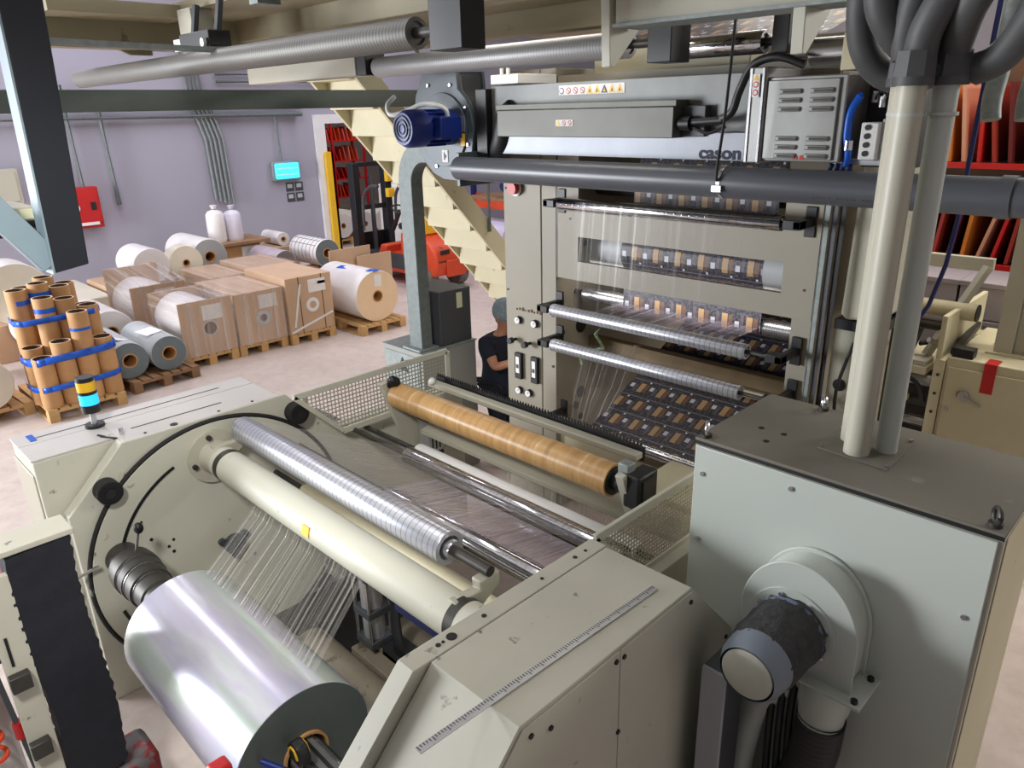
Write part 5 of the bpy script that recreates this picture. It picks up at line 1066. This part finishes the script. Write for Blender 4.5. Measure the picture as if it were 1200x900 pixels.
for k in range(5): a = PI/2-.9+k*.45; MB().box(-11.88, -11.1, 6.66+.2355*math.cos(a)-.004, 6.66+.2355*math.cos(a)+.004, .80+.2355*math.sin(a)-.003, .80+.2355*math.sin(a)+.003).build('printed_line', DARKGREY, t)
rollx('mauve wrapped roll lying between the wooden crate and the printed roll', -12.15, -11.25, 5.98, .72, .20, mat('mauve_wrapped_film', (190, 176, 184), .3, .1, .1, 7), SHRINK, .06)
rollx('thin clear wrapped roll against the wall near the doorway', -12.9, -12.3, 6.55, .93, .12, OFFWHITE, OFFWHITE, .04)
one('roll_carton', MB().box(-11.55, -11.06, 6.44, 6.88, .146, .563), CARD, 'cardboard carton under the printed roll near the doorway', 'carton', bevel=.01)
one('low_carton', MB().box(-12.15, -11.3, 5.80, 6.16, 0, .518), CARD, 'cardboard carton under the mauve wrapped roll', 'carton', bevel=.01)
one('tall_carton', MB().box(-13.0, -12.25, 6.32, 6.8, 0, .808), CARD, 'cardboard carton under the thin clear roll by the wall', 'carton', bevel=.01)
t = thing('wooden_crate', 'wooden crate by the wall carrying two white plastic bags', 'crate', (-12.6, 5.6, 0))
MB().box(-13.05, -12.2, 5.32, 6.25, .95, 1.0).build('crate_top', WOODD, t, bevel=.004)
MB().box(-12.95, -12.3, 5.36, 6.1, .3, .95).build('crate_side', KRAFT, t, bevel=.004)
for x in (-12.95, -12.4):
    for y in (5.37, 6.0): MB().box(x, x+.1, y, y+.1, 0, .3).build('foot', WOODD, t)
MB().box(-12.3, -12.29, 5.75, 6.05, .68, .9).build('printed_sheet', PAPER, t)
for k, (y, h) in enumerate(((5.48, .56), (5.78, .53))):
    t = thing('plastic_bag', ['left, whiter', 'right, clearer'][k]+' of the two tied plastic bags standing on the wooden crate', 'bag', (-12.55, y, 1.0))
    MB().lathe((-12.55, y, 1.0), (-12.55, y, 1.7), [(0, .001), (.0, .14), (.04, .15), (.3, .15), (h-.10, .145), (h-.05, .11), (h-.02, .03), (h+.05, .06)], 20).build('bag_body', [OFFWHITE, mat('milky_bag', (222, 218, 230), .3, 0, .05, 6)][k], t)
    MB().ring((-12.55, y, 1.0+h-.03), (-12.55, y, 1.0+h), .036, .02).build('tie', GALV, t)
# cores
def core(lab, x, y, h, ly=0.0):
    t = thing('cardboard_core', lab, 'cardboard core', (x, y, .146), 'brown cardboard cores on the pallet')
    MB().lathe((x, y, .147), (x, y+ly, .146+h), [(0, .086), (0, .1), (h, .1)], 28).build('tube_wall', KRAFT, t)
    MB().lathe((x, y+ly, .146+h-.001), (x, y+ly, .146+h), [(0, .1), (.0015, .1), (.0015, .086), (-.3, .086)], 28, mats=[0, 0, 1]).build('tube_mouth', [KRAFTLIP, KRAFTIN], t); return t
CR = [(-8.68, 1.73, .54), (-8.68, 1.935, .68), (-8.68, 2.14, .96), (-8.70, 2.345, .64),
      (-8.885, 1.70, .62), (-8.885, 1.905, 1.12), (-8.885, 2.11, 1.08), (-8.89, 2.315, .97),
      (-9.09, 1.73, 1.20), (-9.09, 1.935, 1.24), (-9.09, 2.14, 1.18), (-9.10, 2.345, .94),
      (-9.295, 1.83, 1.18), (-9.295, 2.035, 1.26), (-9.295, 2.24, 1.17)]
order = ['leftmost', 'second from left', 'third from left', 'rightmost']
rows = ['front', 'second', 'third', 'back']
for i, (x, y, h) in enumerate(CR):
    r, c = i//4, i % 4
    core(f'{order[c]} cardboard core in the {rows[r]} row of the taped pallet stack' if r < 3 else f'{["leftmost", "middle", "rightmost"][c]} cardboard core in the back row of the taped pallet stack', x, y, h, random.uniform(-.012, .012))
def strap(lab, z, pts, hgt=.055, dz=0):
    b = MB(); n = len(pts)
    for i in range(n-1):
        z0 = z+dz*i/(n-1); z1 = z+dz*(i+1)/(n-1)
        b.add([(*pts[i], z0), (*pts[i+1], z1), (*pts[i+1], z1+hgt), (*pts[i], z0+hgt)], [(0, 1, 2, 3)])
    return one('tape_band', b, BLUE, lab, 'tape', solid=.004)
fr = [(-9.2, 1.63), (-9.0, 1.595), (-8.75, 1.60), (-8.60, 1.66), (-8.575, 1.73), (-8.575, 2.14), (-8.59, 2.36), (-8.64, 2.44), (-8.75, 2.45), (-9.12, 2.45), (-9.33, 2.35)]
strap('lowest blue tape band round the cardboard cores', .30, fr, .06, .08)
strap('middle blue tape band round the front cardboard cores', .58, fr, .075, .12)
fb = [(-9.2, 1.62), (-9.0, 1.60), (-8.9, 1.595), (-8.79, 1.66), (-8.78, 1.9), (-8.78, 2.11), (-8.79, 2.34), (-8.87, 2.42), (-9.1, 2.45)]
strap('upper blue tape band round the tall cardboard cores', 1.0, fb, .06, .03)
for i, z, h in ((5, 1.17, .05), (8, 1.25, .05), (9, 1.30, .06), (2, .97, .03), (7, .75, .05)):
    x, y, hh = CR[i]; one('tape_ring', MB().ring((x, y, z-.06), (x, y, z-.06+h), .1035, .099, 28), BLUE, ['blue tape ring round the top of a tall core in the second row', 'blue tape ring on the leftmost core of the third row', 'blue tape ring near the top of a core behind, third row', 'blue tape ring on the tall core in the front row', 'blue tape scrap on the rightmost core of the second row'][(5, 8, 9, 2, 7).index(i)], 'tape')

# ------------------------------------------------------------ forklift
t = thing('forklift', 'orange counterbalance forklift with a black mast behind the stair', 'forklift', (-11.2, 8.55, 0))
fy0, fy1 = 8.12, 9.0
MB().prism([(-10.0, .28), (-9.95, .5), (-10.0, .72), (-10.15, .86), (-10.5, .96), (-10.95, .98), (-10.98, .55), (-11.5, .55), (-12.1, .3), (-12.1, .22), (-10.6, .22)], 'y', fy0, fy1).build('chassis', ORANGE, t, bevel=.05)
MB().prism([(-11.45, .45), (-11.45, .70), (-11.62, .70), (-11.75, .45)], 'y', fy0+.02, fy1-.02).build('front_cowl', ORANGE, t, bevel=.04)
MB().box(-9.99, -9.93, fy0+.22, fy1-.22, .25, .55).build('rear_hatch', ORANGE, t, bevel=.02)
MB().box(-9.97, -9.94, fy0+.1, fy0+.3, .66, .74).box(-9.97, -9.94, fy1-.3, fy1-.1, .66, .74).build('rear_vent', BLACK, t, bevel=.01)
MB().box(-10.03, -9.955, fy0+.05, fy1-.05, .50, .55).build('rear_groove', DARK, t)
MB().box(-11.3, -10.7, fy0-.004, fy0+.01, .30, .58).build('side_step', DARKGREY, t)
for y in (fy0, fy1-.16):
    w = MB().lathe((-10.35, y-.03, .23), (-10.35, y+.17, .23), [(0, .001), (0, .12), (.0, .22), (.02, .235), (.18, .235), (.2, .22), (.2, .001)], 32).build('rear_wheel', TYRE, t); MB().cyl((-10.35, y-.035, .23), (-10.35, y-.025, .23), .11).build('wheel_hub', GALV, w)
    w = MB().lathe((-11.9, y-.03, .28), (-11.9, y+.17, .28), [(0, .001), (0, .15), (.0, .26), (.02, .28), (.18, .28), (.2, .26), (.2, .001)], 32).build('front_wheel', RUBBER, t); MB().cyl((-11.9, y-.035, .28), (-11.9, y-.025, .28), .13).build('wheel_hub', GALV, w)
MB().box(-11.25, -10.75, 8.3, 8.82, .98, 1.1).box(-10.82, -10.7, 8.3, 8.82, 1.05, 1.55).build('seat', BLACK, t, bevel=.04)
k = MB().box(-10.72, -10.42, 8.28, 8.86, .96, 1.30).build('yellow_case', YELLOW, t, bevel=.02)
MB().bar((-11.75, 8.56, .9), (-11.5, 8.56, 1.28), .06, .06).build('steering_column', BLACK, t); MB().torus((-11.47, 8.56, 1.3), (.5, 0, 1), .16, .016, 28, 8).build('steering_wheel', BLACK, t)
for y in (8.2, 8.93): MB().box(-12.48, -12.30, y-.07, y+.07, .08, 2.12).build('mast_rail', BLACK, t, bevel=.006)
for z in (.4, 1.25, 2.05): MB().box(-12.46, -12.36, 8.2, 8.93, z, z+.08).build('mast_cross', BLACK, t)
MB().cyl((-12.36, 8.56, .2), (-12.36, 8.56, 1.9), .045).build('lift_ram', DARKGREY, t)
for y in (8.36, 8.78): MB().box(-12.56, -12.50, y-.06, y+.06, .06, .6).box(-13.3, -12.5, y-.06, y+.06, .05, .09).build('fork', DARKGREY, t)
MB().box(-12.52, -12.48, 8.15, 8.98, .3, .8).build('carriage', BLACK, t)
MB().box(-12.30, -12.2, 8.84, 9.0, 1.75, 2.05).box(-12.30, -12.2, 8.84, 9.0, 1.45, 1.62).build('yellow_mark', YELLOW, t, bevel=.01)
for y in (8.18, 8.94): MB().tube([(-12.15, y, .9), (-12.1, y, 1.5), (-11.85, y, 1.72), (-11.6, y, 1.74)], .03, 8, 4).build('guard_tube', DARKGREY, t)

# ------------------------------------------------------------ storage room beyond the doorway
t = thing('storage_rack', 'red storage rack full of coloured folders beyond the doorway', 'rack', (-19.2, 12.0, 0))
for y in (10.9, 11.95, 13.0):
    for x in (-19.6, -19.0): MB().box(x, x+.06, y-.03, y+.03, 0, 3.3).build('upright', RED, t)
ZS = [.3, .75, 1.25, 1.75, 2.3, 2.85]
for z in ZS: MB().box(-19.6, -18.95, 10.9, 13.0, z-.03, z).build('shelf', RED, t)
rnd = random.Random(11)
FC = [RED, ORANGE, mat('pink_card', (226, 96, 92), .6), YELLOW, BLUE, mat('salmon_card', (228, 128, 100), .6), GREYFILM]
def folders(x, y0, y1, zs, along, group, labf, n):
    for si, z in enumerate(zs):
        for k in range(n):
            y = y0+(y1-y0)*(k+.3)/n+rnd.uniform(-.02, .02); h = rnd.uniform(.26, .40); ln = rnd.choice([-.10, -.06, -.08, -.04]); m = FC[rnd.choice([0, 1, 2, 2, 1, 5, 3 if si == 2 else 0, 4 if (si == 2 and k < 3) else 2])]
            if along == 'y': b = MB().prism([(y, z), (y+.035, z), (y+.035+ln, z+h), (y+ln, z+h)], 'x', x, x+.42)
            else: b = MB().prism([(y, z), (y+.035, z), (y+.035+ln, z+h), (y+ln, z+h)], 'y', x, x+.42)
            one('folder', b, m, labf, 'folder', group)
folders(-19.45, 11.0, 12.9, ZS[1:5], 'y', 'folders on the red rack', 'coloured folder leaning on a shelf of the red rack beyond the doorway', 14)
pD = clone(pA, (-16.3, 10.2, 0), 0, 'wooden pallet under the white rolls just beyond the doorway')
clone(pA, (-16.3, 11.1, 0), 0, 'wooden pallet beyond the doorway, under the white rolls nearer the forklift mast')
for k, (y, z) in enumerate(((9.98, .46), (10.62, .44), (11.2, .46), (10.3, .98))):
    if k < 3: rollx(['first', 'second', 'third'][k]+' from the left of the white rolls on pallets beyond the doorway', -16.9, -15.7, y, z, .29 if k != 1 else .28, OFFWHITE, OFFWHITE, .06)
rollx('large white roll standing behind the forklift mast', -15.6, -14.9, 12.3, .46, .45, OFFWHITE, OFFWHITE, .06)
t = thing('wrapped_pallet_load', 'white wrapped pallet load behind the forklift', 'pallet load', (-14.0, 10.6, 0)); MB().box(-14.5, -13.4, 10.2, 11.1, .146, 1.5).build('wrapped_load', OFFWHITE, t, bevel=.06); MB().box(-14.55, -13.35, 10.15, 11.15, 0, .144).build('pallet_base', WOODD, t)
# orange rack behind the stair foot
t = thing('pallet_rack', 'orange beam rack seen between the stair and the tower', 'rack', (-11.3, 11.2, 0))
for x in (-13.2, -10.2):
    for y in (11.0, 12.0): MB().box(x-.05, x+.05, y-.05, y+.05, 0, 3.4).build('upright', DEEPBLUE, t)
for z in (1.15, 2.4):
    for y in (10.95, 12.05): MB().box(-13.2, -10.2, y-.03, y+.03, z-.08, z+.06).build('beam', ORANGE, t)
one('rack_tarp', MB().sphere((-11.15, 11.4, 1.52), .38, 20, (1.1, 1, .62)), DEEPBLUE, 'dark blue covered bundle on the orange rack', 'bundle')
one('rack_board', MB().box(-12.4, -10.4, 11.0, 11.9, 1.215, 1.27), WOODD, 'wooden shelf board on the orange rack under the dark blue bundle', 'board')
rollx('lilac white roll on the floor under the orange rack', -12.0, -11.0, 11.15, .422, .42, mat('lilac_film', (214, 208, 232), .35, 0, .04, 4), OFFWHITE, .07)
rollx('dark roll on the floor beside the lilac white roll', -11.6, -10.5, 12.02, .402, .40, DARKGREY, BLACK, .07)

# ------------------------------------------------------------ neighbouring machine at the right
t = thing('neighbour_machine', 'cream machine cabinet with a lever handle and red tape at the right', 'machine', (-.9, 6.6, 0))
MB().box(-1.42, .6, 6.0, 7.05, 0, 1.20).build('cabinet_body', CREAM_YEL, t, bevel=.008)
MB().box(-1.40, .3, 5.985, 6.0, .08, 1.13).build('door', CREAM_YEL, t, bevel=.006)
MB().box(-1.50, -1.425, 5.99, 7.05, 0, 1.17).build('side_plate', CREAM_YEL, t, bevel=.004)
h = MB().cyl((-1.26, 5.985, .93), (-1.26, 5.95, .93), .04, n=20).build('handle', STEEL, t); MB().bar((-1.26, 5.955, .93), (-1.14, 5.95, .88), .03, .02).build('lever', STEEL, h); MB().cyl((-1.285, 5.984, .93), (-1.285, 5.98, .93), .03).build('rust_mark', TANBELT, h)
MB().cyl((-1.36, 5.985, .80), (-1.36, 5.965, .80), .016).build('lock', STEEL, t)
MB().box(-1.17, -1.09, 5.98, 5.986, .98, 1.2).box(-1.17, -1.09, 5.98, 6.12, 1.201, 1.205).build('red_tape', RED, t)
for z in (1.05, .9, .75): MB().cyl((-1.46, 5.99, z), (-1.46, 5.985, z), .012).build('bolt', DARK, t)
MB().box(-1.50, -1.46, 6.0, 7.05, 1.17, 1.50).build('upper_side_plate', CREAM_YEL, t, bevel=.006)
MB().bar((-1.40, 6.08, 1.22), (-1.46, 6.9, 1.25), .05, .05).box(-1.40, -1.26, 6.02, 6.12, 1.2, 1.27).build('black_grip', BLACK, t, bevel=.004)
t = thing('machine_column', 'tall ribbed cream column standing on the neighbouring machine', 'column', (-1.1, 6.4, 1.2))
MB().box(-1.20, -1.08, 6.3, 6.55, 1.205, 2.75).box(-1.08, -.99, 6.34, 6.5, 1.205, 2.75).box(-.99, -.86, 6.3, 6.55, 1.205, 2.75).build('profile', CREAM_CLEAN, t, bevel=.006)
MB().box(-1.24, -.82, 6.26, 6.6, 1.201, 1.215).build('foot_plate', CREAM_YEL, t); MB().box(-.99, -.95, 6.28, 6.3, 2.0, 2.08).build('clip', GALV, t)
t = thing('infeed_frame', 'cream infeed frame with a tilted arm, rollers and tangled valves', 'machine frame', (-1.8, 6.3, 0))
MB().bar((-1.38, 6.5, 1.80), (-1.62, 6.2, 1.12), .06, .05).build('tilted_arm', CREAM_CLEAN, t, bevel=.004)
MB().box(-2.2, -1.35, 6.5, 6.56, 1.76, 1.86).build('top_bar', CREAM_CLEAN, t, bevel=.004)
MB().cyl((-2.3, 6.35, 1.47), (-1.36, 6.35, 1.47), .065, n=32).build('cream_roller', CREAM_YEL, t); MB().cyl((-1.36, 6.35, 1.47), (-1.35, 6.35, 1.47), .067, n=32).build('roller_end', BLACK, t)
MB().cyl((-2.3, 6.3, 1.34), (-1.5, 6.3, 1.34), .04, n=24).build('dark_roller', DARK, t)
MB().box(-2.3, -1.55, 6.0, 6.7, 1.02, 1.08).build('table', CREAM_YEL, t, bevel=.004); MB().box(-2.3, -1.52, 6.6, 6.7, 0, 1.02).build('back_plate', DARK, t)
MB().box(-1.72, -1.56, 6.02, 6.2, 1.08, 1.12).build('foot', CREAM_CLEAN, t); MB().box(-1.95, -1.82, 6.02, 6.2, 1.08, 1.12).build('foot', CREAM_CLEAN, t)
MB().bar((-1.88, 6.1, 1.1), (-1.9, 6.2, 1.25), .05, .05).build('small_arm', CREAM_YEL, t)
rnd = random.Random(5)
for k in range(10): MB().cyl((-2.1+.055*k, 6.15, 1.12+rnd.uniform(0, .16)), (-2.07+.055*k, 6.2, 1.2+rnd.uniform(0, .16)), rnd.uniform(.018, .035), n=12).build('valve', [BLACK, STEEL, ALU, DARK][k % 4], t)
for k in range(4): z = .95-.17*k; MB().cyl((-2.3, 6.1, z), (-1.52, 6.1, z), .045, n=24).build('lower_roller', [ALU, DARK, STEEL, BLACK][k], t)
for k in range(6): MB().box(-1.98+.07*k, -1.93+.07*k, 6.02, 6.07, .42+.09*(k % 5), .47+.09*(k % 5)).build('bracket', [ALU, CREAM_YEL, BLACK][k % 3], t, bevel=.004)
MB().tube([(-2.0, 6.05, 1.0), (-1.8, 6.0, 1.02), (-1.6, 6.0, .95), (-1.54, 6.02, .8)], .018, 8, 5).build('black_cable', BLACK, t)
MB().sphere((-1.80, 6.25, 1.52), .045, 16).build('red_knob', mat('coral_plastic', (236, 90, 84), .4), t)
pipe([(-1.30, 5.2, 3.6), (-1.31, 5.2, 2.9), (-1.317, 5.2, 2.29), (-1.337, 5.2, 2.02), (-1.395, 5.2, 1.75), (-1.50, 5.22, 1.53), (-1.66, 5.3, 1.40)], .014, 'drop_cable', 'dark blue cable hanging down in front of the neighbouring machine', 'cable', m=DEEPBLUE)
t = thing('sheet_rack', 'dark rack with red rails holding leaning orange sheets, right background', 'rack', (-1.9, 8.3, 0))
for x in (-3.0, -.8):
    for y in (8.0, 8.9): MB().box(x-.04, x+.04, y-.04, y+.04, 0, 3.5).build('upright', DARK, t)
for z in (1.55, 2.45): MB().box(-3.0, -.8, 7.97, 8.03, z-.05, z).build('red_rail', RED, t); MB().box(-3.0, -.8, 8.0, 8.9, z-.06, z-.05).build('shelf', DARK, t)
MB().box(-3.0, -.8, 8.88, 8.9, .2, 3.4).build('dark_back', KRAFTIN, t)
SH = [mat('rust_sheet', (150, 44, 30), .6), mat('amber_sheet', (205, 120, 40), .6), RED, mat('maroon_sheet', (100, 26, 26), .6), mat('pale_edge_sheet', (206, 150, 120), .6)]
for si, z in enumerate((1.552, 2.452)):
    for k in range(16):
        x = -2.85+.125*k; ln = [.06, .1, .05, .16, .12][k % 5] if si == 0 else -[.06, .1, .05, .12, .1][k % 5]
        one('leaning_sheet', MB().prism([(x, z), (x+.03, z), (x+.03+ln, z+.68), (x+ln, z+.68)], 'y', 8.06, 8.8), SH[(k*3+si) % 5], ('orange or red sheet leaning on the lower rail of the dark rack' if si == 0 else 'orange or red sheet leaning on the upper rail of the dark rack'), 'sheet', ['sheets on the lower rail', 'sheets on the upper rail'][si])
for k in range(3):
    for j in range(2):
        t = thing('grey_crate', ['left', 'middle', 'right'][k]+[' lower', ' upper'][j]+' of the mauve grey boxes stacked below the sheet rack', 'box', (-2.35+.42*k, 7.5, .7+.32*j))
        MB().box(-2.55+.42*k, -2.15+.42*k, 7.2, 7.8, .88+.33*j, 1.20+.33*j).build('box_body', mat('mauve_grey_box', (150, 142, 148), .6, 0, .05, 5) if not (k or j) else bpy.data.materials['mauve_grey_box'], t, bevel=.012); MB().box(-2.56+.42*k, -2.14+.42*k, 7.19, 7.81, 1.16+.33*j, 1.205+.33*j).build('lid', bpy.data.materials['mauve_grey_box'], t, bevel=.006)
one('box_table', MB().box(-2.7, -.9, 7.1, 7.9, .82, .878).box(-2.7, -2.6, 7.1, 7.2, 0, .82).box(-1.0, -.9, 7.1, 7.2, 0, .82).box(-2.7, -2.6, 7.8, 7.9, 0, .82).box(-1.0, -.9, 7.8, 7.9, 0, .82), DARK, 'dark table under the mauve grey boxes', 'table')
for k in range(2):
    one('hanging_duct', MB().tube([(-1.07+.16*k, 4.55, 3.6), (-1.07+.16*k, 4.5, 3.2), (-1.075+.155*k, 4.46, 3.0), (-1.06+.15*k, 4.44, 2.9)], .045 if k == 0 else .05, 16, 5), GALV, ['left, shinier', 'right, duller'][k]+' of two grey ducts hanging at the upper right', 'duct')

t = thing('signal_tower', 'thin signal light with a green and an orange lens behind the cream pipes', 'signal light', (-1.15, 4.6, 2.2))
for z0, z1, m in ((0.0, 2.62, DARK), (2.62, 2.70, ORANGE), (2.70, 2.80, GREEN), (2.80, 2.90, RED)): MB().cyl((-1.286, 4.3, z0), (-1.286, 4.3, z1), .03, n=20).build({DARK: 'stem', ORANGE: 'orange_lens', GREEN: 'green_lens', RED: 'red_lens'}[m], m, t)

struct('light_block_walkway', MB().box(-.85, 2.6, -2.6, .15, 1.34, 1.40).box(-.85, 2.6, .09, .13, 0, 1.33).box(-.85, -.81, -2.6, .08, 0, 1.33).box(2.5, 2.58, -2.6, -2.5, 0, 1.34), DARKGREY)   # unseen raised walkway added to block light bouncing off the floor
